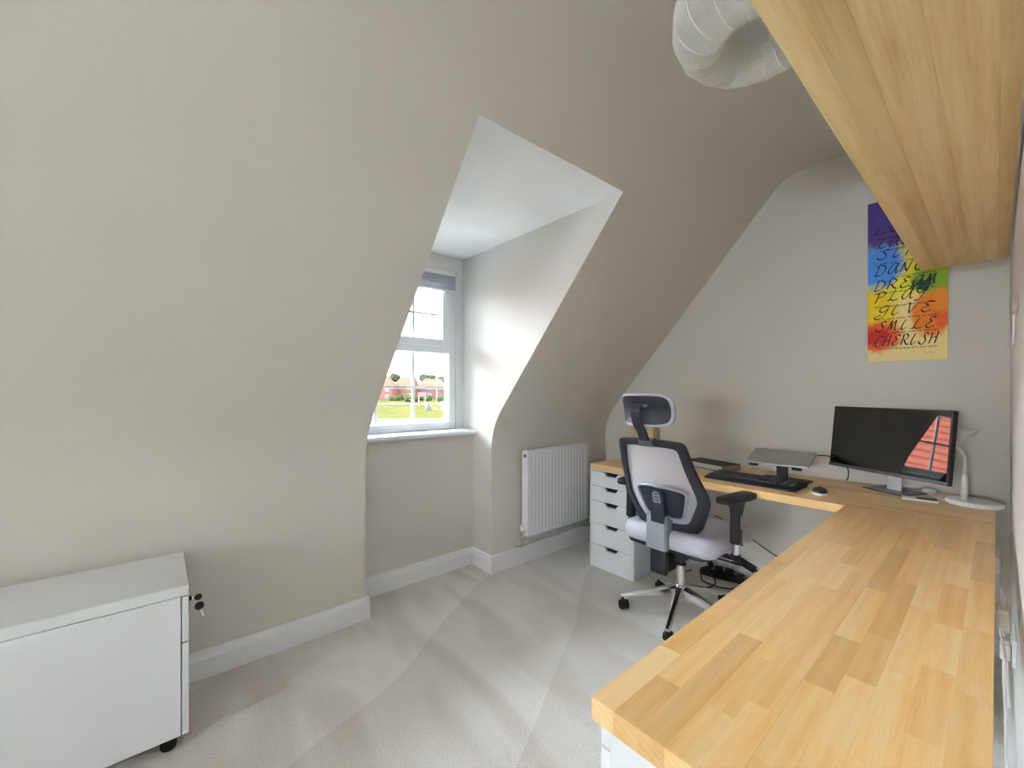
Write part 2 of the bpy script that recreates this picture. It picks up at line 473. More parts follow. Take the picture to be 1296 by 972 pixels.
# rear wall with an unseen wide window added to let in more light
RW = (-0.9, 0.8, 0.85, 1.95)
bm = NB()
bx(bm, -2.4, RW[0], REAR - 0.1, REAR, -0.1, ZC + 0.1); bx(bm, RW[1], XRR, REAR - 0.1, REAR, -0.1, ZC + 0.1)
bx(bm, RW[0], RW[1], REAR - 0.1, REAR, -0.1, RW[2]); bx(bm, RW[0], RW[1], REAR - 0.1, REAR, RW[3], ZC + 0.1)
struct('wall_rear', bm, M['wall'])
bm = NB()
for x0 in (RW[0], -0.13, RW[1] - 0.06): bx(bm, x0, x0 + 0.06, REAR - 0.07, REAR - 0.01, RW[2], RW[3])
for z0 in (RW[2], RW[3] - 0.06): bx(bm, RW[0] + 0.06, RW[1] - 0.06, REAR - 0.07, REAR - 0.01, z0, z0 + 0.06)
w2 = struct('added_rear_window', bm, M['upvc'])
for x0, x1 in ((RW[0] + 0.06, -0.13), (-0.07, RW[1] - 0.06)):
    bm = NB(); bx(bm, x0, x1, REAR - 0.045, REAR - 0.04, RW[2] + 0.06, RW[3] - 0.06); obj('pane', bm, M['glass'], w2)

# dormer: cheeks, ceiling, front wall, lower recess wall
cheek = [(-2.72, -0.05)] + [(max(x - 0.001, -9), z) for x, z in PR[:IDX_D + 1]]
cheek[1] = (XL - 0.001, -0.05)
cheek = cheek + [(-2.72, DZ)]
for nm, y0, y1 in (('wall_dormer_near', DY0 - 0.06, DY0 + 0.001), ('wall_dormer_far', DY1 - 0.001, DY1 + 0.06)):
    bm = NB(); add_prism(bm, cheek, 1, y0, y1); struct(nm, bm, M['cheek'])
xd = PR[IDX_D][0]
bm = NB(); bx(bm, -2.72, xd - 0.002, DY0 + 0.001, DY1 - 0.001, DZ - 0.001, DZ + 0.06); struct('ceiling_dormer', bm, M['white_wall'])
WY0, WY1, WZ0, WZ1 = 0.93, 1.685, 0.975, 2.128       # window opening
XS = -2.49                                           # recess wall below the sill
bm = NB()
bx(bm, XD - 0.12, XD, DY0, WY0, WZ0 - 0.02, DZ); bx(bm, XD - 0.12, XD, WY1, DY1, WZ0 - 0.02, DZ)
bx(bm, XD - 0.12, XD, WY0, WY1, WZ1, DZ)
struct('wall_dormer_front', bm, M['white_wall'])
bm = NB(); bx(bm, XD - 0.12, XS, DY0, DY1, -0.05, WZ0 - 0.032); struct('wall_dormer_lower', bm, M['wall'])
# sill board with a rounded nose
bm = NB()
nose = [(XD - 0.04, WZ0), (XS + 0.045, WZ0)]
for k in range(1, 8):
    a = PI / 2 - PI * k / 8; nose.append((XS + 0.045 + 0.0155 * math.cos(a), WZ0 - 0.0155 + 0.0155 * math.sin(a)))
nose += [(XS + 0.045, WZ0 - 0.031), (XD - 0.04, WZ0 - 0.031)]
add_prism(bm, nose, 1, DY0 + 0.002, DY1 - 0.002)
struct('trim_1', bm, M['trim'])

# baseboards (moulded profile swept straight)
BB = [(0, 0), (0.018, 0), (0.018, 0.085), (0.014, 0.094), (0.013, 0.108), (0.008, 0.120), (0, 0.122)]


def baseboard(name, runs):
    bm = NB()
    for (p, q, nrm) in runs:
        p, q, nrm = Vector(p), Vector(q), Vector(nrm)
        A = [bm.verts.new((p.x + nrm.x * d, p.y + nrm.y * d, z)) for d, z in BB]
        B = [bm.verts.new((q.x + nrm.x * d, q.y + nrm.y * d, z)) for d, z in BB]
        bm.faces.new(A); bm.faces.new(B[::-1])
        for i in range(len(BB)): bm.faces.new((A[i], B[i], B[(i + 1) % len(BB)], A[(i + 1) % len(BB)]))
    return struct(name, bm, M['trim'])


baseboard('baseboard_left', [((XL, REAR), (XL, DY0 + 0.0178), (1, 0)), ((XL, DY1 - 0.0178), (XL, YB), (1, 0))])
baseboard('baseboard_dormer', [((XS, DY0), (XS, DY1), (1, 0)), ((XS, DY1), (XL + 0.0178, DY1), (0, -1)), ((XS, DY0), (XL + 0.0178, DY0), (0, 1))])
baseboard('baseboard_back', [((XL, YB), (XR, YB), (0, -1))])
baseboard('baseboard_right', [((XR, -0.4), (XR, YB), (-1, 0))])

# window_1 : outer frame, opening upper sash, fixed lower light, glazing bars, panes
FX0, FX1 = XD - 0.075, XD - 0.005


def ring(bm, x0, x1, y0, y1, z0, z1, wl, wr, wb, wt, bev=0.004):
    bx(bm, x0, x1, y0, y0 + wl, z0, z1, bev); bx(bm, x0, x1, y1 - wr, y1, z0, z1, bev)
    bx(bm, x0, x1, y0 + wl, y1 - wr, z0, z0 + wb, bev); bx(bm, x0, x1, y0 + wl, y1 - wr, z1 - wt, z1, bev)


bm = NB(); ring(bm, FX0, FX1, WY0, WY1, WZ0, WZ1, 0.055, 0.055, 0.055, 0.06)
win = struct('window_1', bm, M['upvc'])
bm = NB(); bx(bm, FX0, FX1 + 0.003, WY0 + 0.055, WY1 - 0.055, 1.53, 1.595, 0.004); obj('transom', bm, M['upvc'], win)
bm = NB(); ring(bm, FX0 + 0.02, FX1 + 0.012, WY0 + 0.04, WY1 - 0.04, 1.575, WZ1 - 0.02, 0.075, 0.075, 0.055, 0.075, 0.006)
sash = obj('sash', bm, M['upvc'], win)
bm = NB(); bx(bm, FX1 + 0.012, FX1 + 0.03, 1.25, 1.36, 1.598, 1.612, 0.004); obj('handle', bm, M['upvc'], sash)
ymid = (WY0 + WY1) / 2
pane_rects = [(WY0 + 0.05, WY1 - 0.05, WZ0 + 0.05, 1.53, [1.085, 1.36], [1.28]), (WY0 + 0.11, WY1 - 0.11, 1.625, WZ1 - 0.09, [1.085, 1.36], [1.81])]
for (y0, y1, z0, z1, vy, hz) in pane_rects:
    for yv in vy:
        bm = NB(); bx(bm, FX0 + 0.022, FX0 + 0.04, yv - 0.009, yv + 0.009, z0, z1, 0.003); obj('glazing_bar', bm, M['upvc'], win)
    ys = [y0] + [q for q in vy] + [y1]
    for a, b in zip(ys[:-1], ys[1:]):
        for zv in hz:
            bm = NB(); bx(bm, FX0 + 0.022, FX0 + 0.04, a + 0.009, b - 0.009, zv - 0.009, zv + 0.009, 0.003); obj('glazing_bar', bm, M['upvc'], win)
        for c, d in ((z0, hz[0]), (hz[0], z1)):
            bm = NB(); bx(bm, FX0 + 0.012, FX0 + 0.016, a, b, c, d); obj('pane', bm, M['glass'], win)
bm = NB(); bx(bm, XD - 0.002, XD + 0.004, WY0 - 0.005, WY1 + 0.005, WZ1 - 0.006, WZ1 + 0.002); obj('seal', bm, M['key'], win)

# pleated blind pulled up under the lintel
bl = thing('window_blind', 'pale pleated blind pulled up at the top of the dormer window', 'blind', (XD, 1.31, 1.955))
bm = NB(); bx(bm, 0.004, 0.042, -0.37, 0.35, 0.135, 0.165, 0.004); obj('head_rail', bm, M['upvc'], bl)
bm = NB()
for k in range(9):
    z = 0.128 - k * 0.011
    add_prism(bm, [(0.006, z + 0.006), (0.024, z + 0.0015), (0.040, z + 0.006), (0.040, z + 0.002), (0.024, z - 0.0035), (0.006, z + 0.002)], 1, -0.365, 0.345)
o = obj('pleats', bm, M['blind'], bl)
bm = NB(); bx(bm, 0.010, 0.036, -0.367, 0.347, 0.018, 0.036, 0.004); obj('bottom_rail', bm, M['upvc'], bl)
# ------------------------------------------------------------------ worktops: every stave a piece
rs = random.Random(11)


def tint():
    k = rs.random()
    if k < 0.10: c = (0.86, 0.79, 0.70)
    elif k < 0.35: c = (0.96, 0.90, 0.81)
    elif k < 0.75: c = (1.0, 0.965, 0.90)
    else: c = (1.03, 1.02, 1.0)
    j = 1 + rs.uniform(-0.035, 0.035)
    return (c[0] * j, c[1] * j, c[2] * j, 1)


def stave(poly, z0, z1, mat, parent):
    """poly: convex footprint (counter-clockwise); top edge eased by half a millimetre"""
    e = 0.0003
    cx = sum(p[0] for p in poly) / len(poly); cy = sum(p[1] for p in poly) / len(poly)
    bm = NB()
    lo = [bm.verts.new((x, y, z0)) for x, y in poly]
    md = [bm.verts.new((x, y, z1 - e)) for x, y in poly]
    hi = []
    for x, y in poly:
        d = Vector((cx - x, cy - y)); d.x = math.copysign(min(abs(d.x), e), d.x); d.y = math.copysign(min(abs(d.y), e), d.y)
        hi.append(bm.verts.new((x + d.x, y + d.y, z1)))
    n = len(poly)
    bm.faces.new(lo[::-1]); bm.faces.new(hi)
    for a, b in ((lo, md), (md, hi)):
        for i in range(n): bm.faces.new((a[i], a[(i + 1) % n], b[(i + 1) % n], b[i]))
    o = obj('stave', bm, mat, parent)
    o.color = tint()
    return o


DT, DTH = 0.740, 0.038
WX0, WX1, WN = -0.444, -0.004, 0.555


def joint_y(x): return 2.35 + 0.08 * (x - WX0) / (WX1 - WX0)


wt = thing('worktop', 'long beech block worktop running along the right wall in the foreground', 'worktop', (0, 0, 0), group=None)
rows = 10; rw = (WX1 - WX0) / rows
for r in range(rows):
    x0 = WX0 + r * rw; x1 = x0 + rw
    y = WN; first = True
    while True:
        ln = rs.uniform(0.16, 0.46) if not first else rs.uniform(0.07, 0.4)
        first = False
        y2 = y + ln
        if y2 > 2.35 - 0.12:
            stave([(x0, y), (x1, y), (x1, joint_y(x1)), (x0, joint_y(x0))], DT - DTH, DT - rs.random() * 0.00012, M['stave_y'], wt); break
        stave([(x0, y), (x1, y), (x1, y2), (x0, y2)], DT - DTH, DT - rs.random() * 0.00012, M['stave_y'], wt)
        y = y2
wg = thing('worktop', 'beech block worktop along the back wall carrying the black screen and keyboard', 'worktop')
GX0, GY1 = -1.888, 3.0
rows = 15; rw = (GY1 - 2.35) / rows
for r in range(rows):
    y0 = 2.35 + r * rw; y1 = y0 + rw
    cuts = [GX0]
    x = GX0
    while x < WX1 - 0.6: x += rs.uniform(0.2, 0.5); cuts.append(x)
    if r < 2: cuts = [c for c in cuts if c < WX0 - 0.06] + [WX0]
    while cuts[-1] < WX1 - 0.5: cuts.append(cuts[-1] + rs.uniform(0.2, 0.4))
    cuts.append(WX1)
    for a, b in zip(cuts[:-1], cuts[1:]):
        ya, yb = y0, y0
        if a >= WX0 - 1e-6 and r < 2:
            ya, yb = max(y0, joint_y(a)), max(y0, joint_y(b))
            if ya >= y1: continue
            if yb >= y1:          # the joint leaves through the far side of this row
                xb = WX0 + (y1 - 2.35) / 0.08 * (WX1 - WX0)
                stave([(a, ya), (xb, y1), (a, y1)], DT - DTH, DT - 0.0001, M['stave_x'], wg); continue
            if joint_y(a) < y0 < joint_y(b):
                xm = WX0 + (y0 - 2.35) / 0.08 * (WX1 - WX0)
                stave([(a, y0), (xm, y0), (b, yb), (b, y1), (a, y1)], DT - DTH, DT - 0.0001, M['stave_x'], wg); continue
        stave([(a, ya), (b, yb), (b, y1), (a, y1)], DT - DTH, DT - rs.random() * 0.00012, M['stave_x'], wg)


# ------------------------------------------------------------------ drawer units under the worktops
def drawer_unit(label, loc, rotz, wd, dp, overlay):
    """front faces local -y, origin at the centre of the front on the floor"""
    t = thing('drawer_unit', label, 'drawers', loc, (0, 0, rotz))
    h = 0.7; pt = 0.014; x0, x1 = -wd / 2, wd / 2
    f0 = 0.018 if overlay else 0.0
    bm = NB()
    bx(bm, x0, x0 + pt, f0, dp, 0, h, 0.001); bx(bm, x1 - pt, x1, f0, dp, 0, h, 0.001)
    bx(bm, x0 + pt, x1 - pt, 0, dp, h - 0.012, h, 0.0008); bx(bm, x0 + pt, x1 - pt, f0 + 0.003, dp, 0.0, 0.012)
    bx(bm, x0 + pt, x1 - pt, dp - 0.008, dp, 0.012, h - 0.012)
    if overlay: bx(bm, x0, x1, 0, f0, h - 0.045, h, 0.001)
    obj('carcass', bm, M['drawer'], t)
    zs = [0.686, 0.580, 0.474, 0.318, 0.166, 0.010]
    if overlay: zs = [0.653, 0.55, 0.45, 0.31, 0.166, 0.010]
    ex = 0.0 if overlay else pt + 0.0015
    for zt, zb in zip(zs[:-1], zs[1:]):
        zt -= 0.0015; zb += 0.0015
        a, b = x0 + ex, x1 - ex
        bm = NB()
        for (p, q, z0, z1) in ((a, -0.058, zb, zt), (0.058, b, zb, zt), (-0.058, 0.058, zb, zt - 0.026)):
            bx(bm, p, q, 0.0, 0.018, z0, z1)
        add_prism(bm, [(-0.058, zt), (-0.058, zt - 0.026), (-0.036, zt - 0.026)], 1, 0.0, 0.018)
        add_prism(bm, [(0.058, zt), (0.058, zt - 0.026), (0.036, zt - 0.026)], 1, 0.0, 0.018)
        bmesh.ops.remove_doubles(bm, verts=bm.verts[:], dist=1e-5)
        d = obj('drawer', bm, M['drawer'], t)
        bm = NB()
        zz = zt - 0.05
        bx(bm, a + 0.012, a + 0.024, 0.019, dp - 0.05, zb + 0.008, zz); bx(bm, b - 0.024, b - 0.012, 0.019, dp - 0.05, zb + 0.008, zz)
        bx(bm, a + 0.024, b - 0.024, dp - 0.062, dp - 0.05, zb + 0.008, zz); bx(bm, a + 0.024, b - 0.024, 0.019, dp - 0.062, zb + 0.008, zb + 0.014)
        obj('drawer_box', bm, M['drawer'], d)
        bm = NB(); bx(bm, -0.075, 0.075, 0.0186, 0.0215, zt - 0.048, zt - 0.001); obj('recess_shade', bm, M['black'], d)  # black plate paints the shade behind the handle cut-out
    return t


drawer_unit('white five drawer unit with cut-out handles behind the office chair', (-1.729, 2.372, 0), 0, 0.364, 0.58, False)
drawer_unit('white drawer unit under the near corner of the long worktop', (-0.437, 0.572 + 0.18, 0), -PI / 2, 0.36, 0.41, True)

# ------------------------------------------------------------------ filing cabinet on castors
fx0, fx1, fy0, fy1 = -2.238, -1.842, -0.50, 0.081
cabt = thing('filing_cabinet', 'white steel filing cabinet on castors against the left wall', 'cabinet', ((fx0 + fx1) / 2, (fy0 + fy1) / 2, 0))
hx, hy = (fx1 - fx0) / 2, (fy1 - fy0) / 2
bm = NB(); bx(bm, -hx, hx, -hy, hy - 0.022, 0.055, 0.537, 0.002); obj('body', bm, M['cab'], cabt)
bm = NB(); bx(bm, -hx, hx, -hy, hy, 0.539, 0.575, 0.003, 2); obj('top', bm, M['cab'], cabt)
bm = NB(); bx(bm, -hx + 0.001, hx, hy - 0.019, hy, 0.378, 0.535, 0.002); ud = obj('drawer', bm, M['cab'], cabt)
bm = NB(); bx(bm, -hx + 0.001, hx, hy - 0.019, hy, 0.056, 0.374, 0.002); obj('drawer', bm, M['cab'], cabt)
bm = NB(); add_cyl(bm, (hx - 0.09, hy, 0.49), (hx - 0.09, hy + 0.006, 0.49), 0.010); add_cyl(bm, (hx - 0.09, hy + 0.006, 0.49), (hx - 0.09, hy + 0.012, 0.49), 0.0075)
obj('lock', bm, M['keybow'], ud, smooth=True, angle=40)
for sx in (-1, 1):
    for sy in (-1, 1):
        bm = NB(); cx_, cy_ = sx * (hx - 0.045), sy * (hy - 0.055)
        add_cyl(bm, (cx_ - 0.016, cy_, 0.0235), (cx_ + 0.016, cy_, 0.0235), 0.0235, seg=24)
        add_box(bm, (cx_, cy_, 0.047), (0.044, 0.05, 0.017), 0.005)
        obj('castor', bm, M['rubber'], cabt, smooth=True, angle=35)
kx, ky = fx1 - 0.09, fy1 + 0.0125
key = thing('key', 'key with a black plastic bow left in the lock of the filing cabinet', 'key', (kx, ky, 0.49))
bm = NB(); bx(bm, -0.0012, 0.0012, -0.004, 0.012, -0.005, 0.005); obj('blade', bm, M['chrome'], key)
bm = NB(); add_cyl(bm, (-0.004, 0.019, -0.002), (0.004, 0.019, -0.002), 0.0115, seg=20); bx(bm, -0.004, 0.004, 0.006, 0.012, -0.006, 0.003); obj('bow', bm, M['keybow'], key, smooth=True, angle=40)
key2 = thing('key', 'spare key hanging below the lock of the filing cabinet', 'key', (kx, ky + 0.022, 0.466))
bm = NB(); add_cyl(bm, (-0.003, 0, -0.012), (0.003, 0, -0.012), 0.0145, seg=20); obj('bow', bm, M['keybow'], key2, smooth=True, angle=40)
bm = NB(); add_box(bm, (0, 0.008, -0.039), (0.002, 0.006, 0.03), rot=Matrix.Rotation(0.25, 3, 'X')); obj('blade', bm, M['chrome'], key2)
bm = NB(); add_tube(bm, [(0, -0.006 + 0.011 * math.cos(a), 0.006 + 0.011 * math.sin(a)) for a in [2 * PI * i / 20 for i in range(20)]], 0.001, 6, closed=True); obj('ring', bm, M['chrome'], key2)

# ------------------------------------------------------------------ radiator
RY0, RY1, RZ0, RZ1 = 1.998, 2.66, 0.215, 0.83
rad = thing('radiator', 'white ribbed panel radiator on the left wall beside the drawers', 'radiator', (XL, (RY0 + RY1) / 2, RZ0))
bm = NB()
hw = (RY1 - RY0) / 2; H_ = RZ1 - RZ0
cols = [(-hw, 0.094), (-hw + 0.03, 0.094)]
nrib = 17; pitch = (2 * hw - 0.06) / nrib
for k in range(nrib):
    y = -hw + 0.03 + k * pitch
    cols += [(y + pitch * 0.12, 0.094), (y + pitch * 0.32, 0.0895), (y + pitch * 0.68, 0.0895), (y + pitch * 0.88, 0.094)]
cols += [(hw - 0.03, 0.094), (hw, 0.094)]
zl = [(0.0, 0.092, 0), (0.022, 0.094, 0), (0.040, 0.094, 1), (H_ - 0.044, 0.094, 1), (H_ - 0.026, 0.094, 0), (H_ - 0.004, 0.092, 0)]
grid = [[bm.verts.new((xx if on else base, y, z)) for (y, xx) in cols] for (z, base, on) in zl]
for a, b in zip(grid[:-1], grid[1:]):
    for k in range(len(cols) - 1): bm.faces.new((a[k], a[k + 1], b[k + 1], b[k]))
obj('front_panel', bm, M['rad'], rad, smooth=True, angle=40, fix=False)
bm = NB(); bx(bm, 0.03, 0.036, -hw, hw, 0.0, H_ - 0.004); obj('rear_panel', bm, M['rad'], rad)
bm = NB(); bx(bm, 0.034, 0.092, -hw - 0.001, -hw + 0.004, 0.002, H_ - 0.002, 0.0015); obj('side_panel', bm, M['rad'], rad)
bm = NB(); bx(bm, 0.034, 0.092, hw - 0.004, hw + 0.001, 0.002, H_ - 0.002, 0.0015); obj('side_panel', bm, M['rad'], rad)
bm = NB()
bx(bm, 0.034, 0.040, -hw, hw, H_ - 0.006, H_); bx(bm, 0.086, 0.094, -hw, hw, H_ - 0.006, H_)
for k in range(34):
    y = -hw + 0.008 + k * (2 * hw - 0.016) / 33; bx(bm, 0.040, 0.086, y - 0.0035, y + 0.0035, H_ - 0.005, H_ - 0.001)
obj('top_grille', bm, M['rad'], rad)
bm = NB(); add_cyl(bm, (0.066, -hw - 0.001, H_ - 0.04), (0.066, -hw - 0.006, H_ - 0.04), 0.012, seg=18); obj('bleed_cap', bm, M['stand_grey'], rad, smooth=True, angle=40)
for sgn in (-1, 1):
    y = sgn * (hw + 0.03)
    bm = NB()
    add_cyl(bm, (0.062, sgn * hw, 0.03), (0.062, y, 0.03), 0.011); add_cyl(bm, (0.062, y, 0.045), (0.062, y, -0.03), 0.012)
    add_cyl(bm, (0.062, y, 0.0), (0.062, y, 0.012), 0.018, seg=6); add_tube(bm, [(0.062, y, -0.03), (0.062, y, -0.06), (0.05, y, -0.075), (-0.002, y, -0.078)], 0.0075, 10)
    v = obj('valve', bm, M['chrome'], rad, smooth=True, angle=40)
    bm = NB(); add_lathe(bm, [(0, 0.086), (0.010, 0.086), (0.0135, 0.08), (0.0145, 0.05), (0.0145, 0.044), (0, 0.044)], (0.062, y, 0.0), 16); obj('valve_cap', bm, M['rad'], v, smooth=True, angle=40)

# black waste bin between radiator and drawers
bn = thing('waste_bin', 'black waste bin tucked behind the white drawer unit under the radiator', 'bin', (-2.05, 2.69, 0))
bm = NB(); add_lathe(bm, [(0, 0.002), (0.075, 0.0), (0.098, 0.185), (0.095, 0.185), (0.073, 0.006), (0, 0.006)], (0, 0, 0), 28); obj('shell', bm, M['rubber'], bn, smooth=True, angle=40)
bm = NB(); add_tube(bm, [(0.0965 * math.cos(2 * PI * k / 28), 0.0965 * math.sin(2 * PI * k / 28), 0.185) for k in range(28)], 0.004, 6, closed=True); obj('rim', bm, M['rubber'], bn, smooth=True)

# ------------------------------------------------------------------ office chair (faces local +y)
ch = thing('office_chair', 'grey mesh-back office chair with headrest on a chrome five-star base', 'chair', (-1.15, 2.225, 0))
bm = NB(); add_lathe(bm, [(0, 0.085), (0.03, 0.085), (0.036, 0.095), (0.036, 0.155), (0.030, 0.172), (0.026, 0.176), (0, 0.176)], (0, 0, 0), 28)
obj('hub', bm, M['chrome'], ch, smooth=True, angle=40)
bm = NB(); add_cyl(bm, (0, 0, 0.17), (0, 0, 0.285), 0.0265, seg=28); obj('gas_lift', bm, M['chrome'], ch, smooth=True, angle=40)
bm = NB(); add_cyl(bm, (0, 0, 0.285), (0, 0, 0.292), 0.029, seg=24); obj('collar', bm, M['dark'], ch, smooth=True, angle=40)
bm = NB(); add_cyl(bm, (0, 0, 0.292), (0, 0, 0.36), 0.0145, seg=20); obj('piston', bm, M['chrome'], ch, smooth=True, angle=40)
for k in range(5):
    a = math.radians(-2 + 72 * k); ca, sa = math.cos(a), math.sin(a)
    def P(r, t, z): return (r * ca - t * sa, r * sa + t * ca, z)
    bm = NB()
    secs = []
    for r, wdt, zt, zb in ((0.02, 0.024, 0.168, 0.112), (0.10, 0.020, 0.148, 0.104), (0.22, 0.0155, 0.110, 0.083), (0.30, 0.0125, 0.084, 0.066), (0.325, 0.0125, 0.079, 0.064)):
        secs.append([bm.verts.new(P(r, t, z)) for t, z in ((-wdt, zb), (wdt, zb), (wdt, zt - 0.010), (wdt * 0.55, zt), (-wdt * 0.55, zt), (-wdt, zt - 0.010))])
    for s0, s1 in zip(secs[:-1], secs[1:]):
        for i in range(6): bm.faces.new((s0[i], s0[(i + 1) % 6], s1[(i + 1) % 6], s1[i]))
    bm.faces.new(secs[0]); bm.faces.new(secs[-1][::-1])
    sp = obj('spoke', bm, M['chrome'], ch, smooth=True, angle=30)
    bm = NB()
    b = a + [0.9, -0.7, 2.0, 0.4, 1.2][k]
    ux, uy = math.cos(b), math.sin(b)
    cc = Vector(P(0.315, 0, 0))
    add_cyl(bm, (cc.x, cc.y, 0.045), (cc.x, cc.y, 0.070), 0.008, seg=12)
    off = Vector((-uy, ux, 0)) * 0.016
    c0 = cc + off
    for s_ in (-1, 1):
        add_cyl(bm, (c0.x + ux * s_ * 0.006, c0.y + uy * s_ * 0.006, 0.0265), (c0.x + ux * s_ * 0.024, c0.y + uy * s_ * 0.024, 0.0265), 0.0265, 0.024, seg=24)
    add_box(bm, (c0.x, c0.y, 0.034), (0.014, 0.05, 0.032), 0.004, rot=Matrix.Rotation(b, 3, 'Z'))
    obj('castor', bm, M['rubber'], sp, smooth=True, angle=35)

# mechanism under the seat
bm = NB(); add_box(bm, (0.0, -0.03, 0.378), (0.16, 0.22, 0.06), 0.012, 2); add_box(bm, (0, -0.155, 0.352), (0.075, 0.10, 0.10), 0.012, 2)
bx(bm, -0.2, 0.2, -0.07, -0.01, 0.402, 0.418, 0.003)
add_tube(bm, [(0.08, 0.0, 0.372), (0.19, 0.02, 0.372), (0.25, 0.03, 0.368)], 0.006, 8)
mech = obj('mechanism', bm, M['dark'], ch, smooth=True, angle=35)
bm = NB(); add_box(bm, (0.278, 0.034, 0.367), (0.055, 0.024, 0.008), 0.003); obj('lever', bm, M['dark'], mech)

# seat pan and cushion
def seat_shape(bm, x, y0, y1, z0, z1, bev, seg, drop):
    r = bmesh.ops.create_cube(bm, size=1.0, matrix=Matrix.Translation((0, (y0 + y1) / 2, (z0 + z1) / 2)) @ Matrix.Diagonal((2 * x, y1 - y0, z1 - z0, 1)))
    vert = [e for e in bm.edges if abs(e.verts[0].co.z - e.verts[1].co.z) > 0.01]
    bmesh.ops.bevel(bm, geom=vert, offset=0.07, segments=5, profile=0.5, affect='EDGES')
    hor = [e for e in bm.edges if abs(e.verts[0].co.z - e.verts[1].co.z) < 0.001 and len(e.link_faces) == 2 and any(abs(f.normal.z) > 0.9 for f in e.link_faces) and not all(abs(f.normal.z) > 0.9 for f in e.link_faces)]
    bm.normal_update()
    hor = [e for e in bm.edges if abs(e.verts[0].co.z - e.verts[1].co.z) < 0.001 and any(abs(f.normal.z) > 0.9 for f in e.link_faces)]
    bmesh.ops.bevel(bm, geom=hor, offset=bev, segments=seg, profile=0.5, affect='EDGES')
    bmesh.ops.triangulate(bm, faces=[f for f in bm.faces if len(f.verts) > 4])
    for k in range(1, 9):
        y = y0 + (y1 - y0) * k / 9
        bmesh.ops.bisect_plane(bm, geom=bm.verts[:] + bm.edges[:] + bm.faces[:], plane_co=(0, y, 0), plane_no=(0, 1, 0))
    for k in (-2, -1, 0, 1, 2):
        bmesh.ops.bisect_plane(bm, geom=bm.verts[:] + bm.edges[:] + bm.faces[:], plane_co=(x * k / 3, 0, 0), plane_no=(1, 0, 0))
    for v in bm.verts:
        t = max(0, (v.co.y - (y1 - 0.17)) / 0.17)
        v.co.z -= drop * t * t
        fz = (v.co.z - z0) / (z1 - z0)
        if fz > 0.6:
            v.co.z -= 0.012 * max(0, 1 - (v.co.x / x) ** 2) * max(0, 1 - abs((v.co.y - (y0 + y1) / 2) / ((y1 - y0) / 2)) ** 2)


bm = NB(); seat_shape(bm, 0.262, -0.225, 0.325, 0.425, 0.530, 0.045, 5, 0.04)
for v in bm.verts: v.co.x += 0.016
obj('seat', bm, M['seat'], ch, smooth=True)
bm = NB(); seat_shape(bm, 0.235, -0.20, 0.30, 0.408, 0.430, 0.008, 2, 0.04); obj('seat_pan', bm, M['dark'], ch, smooth=True, angle=40)


# backrest: curved and reclined
def back_pt(lx, z, d=0.0):
    y = -0.165 - 0.34 * (z - 0.52) + 0.075 * (lx / 0.22) ** 2 * max(0.25, min(1, (1.05 - z) / 0.3)) - 0.02 * math.sin(max(0, min(1, (z - 0.52) / 0.45)) * PI)
    return Vector((lx, y + d, z))


def outline(half, sub=5):
    full = half + [(-x, z) for x, z in reversed(half)]
    return [(p.x, p.y) for p in [Vector((q[0], q[1])) for q in full]]


outer_h = [(0.0, 1.012), (0.10, 1.010), (0.160, 1.004), (0.176, 0.994), (0.184, 0.975), (0.200, 0.88), (0.226, 0.745), (0.230, 0.705), (0.226, 0.67), (0.190, 0.575), (0.168, 0.535), (0.135, 0.516), (0.07, 0.510), (0.0, 0.508)]
inner_h = [(0.0, 0.974), (0.085, 0.973), (0.128, 0.969), (0.142, 0.961), (0.149, 0.945), (0.164, 0.86), (0.185, 0.745), (0.188, 0.71), (0.184, 0.685), (0.152, 0.612), (0.136, 0.585), (0.112, 0.570), (0.06, 0.565), (0.0, 0.563)]


def sm(h):
    pts = cat([(x, z, 0) for x, z in h], 3)
    r = [(p.x, p.y) for p in pts]
    return r + [(-x, z) for x, z in reversed(r[1:-1])]


OO, II = sm(outer_h), sm(inner_h)
bm = NB(); n = len(OO)
fo = [bm.verts.new(back_pt(x, z, 0.014)) for x, z in OO]; fi = [bm.verts.new(back_pt(x, z, 0.012)) for x, z in II]
bo = [bm.verts.new(back_pt(x, z, -0.014)) for x, z in OO]; bi = [bm.verts.new(back_pt(x, z, -0.012)) for x, z in II]
mb = [bm.verts.new(back_pt((x + x2) / 2, (z + z2) / 2, -0.021)) for (x, z), (x2, z2) in zip(OO, II)]
for i in range(n):
    j = (i + 1) % n
    bm.faces.new((fo[i], fo[j], fi[j], fi[i])); bm.faces.new((bo[j], bo[i], mb[i], mb[j])); bm.faces.new((mb[j], mb[i], bi[i], bi[j]))
    bm.faces.new((fo[j], fo[i], bo[i], bo[j])); bm.faces.new((fi[i], fi[j], bi[j], bi[i]))
obj('back_frame', bm, M['navy'], ch, smooth=True, angle=50)
bm = NB()
cols_ = 15
half = cat([(x, z, 0) for x, z in inner_h], 3)
rowsv = []
for p in half[1:-1]:
    rowsv.append([bm.verts.new(back_pt((p.x + 0.006) * (2 * k / (cols_ - 1) - 1), p.y, 0.004)) for k in range(cols_)])
for a, b in zip(rowsv[:-1], rowsv[1:]):
    for k in range(cols_ - 1): bm.faces.new((a[k], a[k + 1], b[k + 1], b[k]))
obj('back_mesh', bm, M['net'], ch, smooth=True)
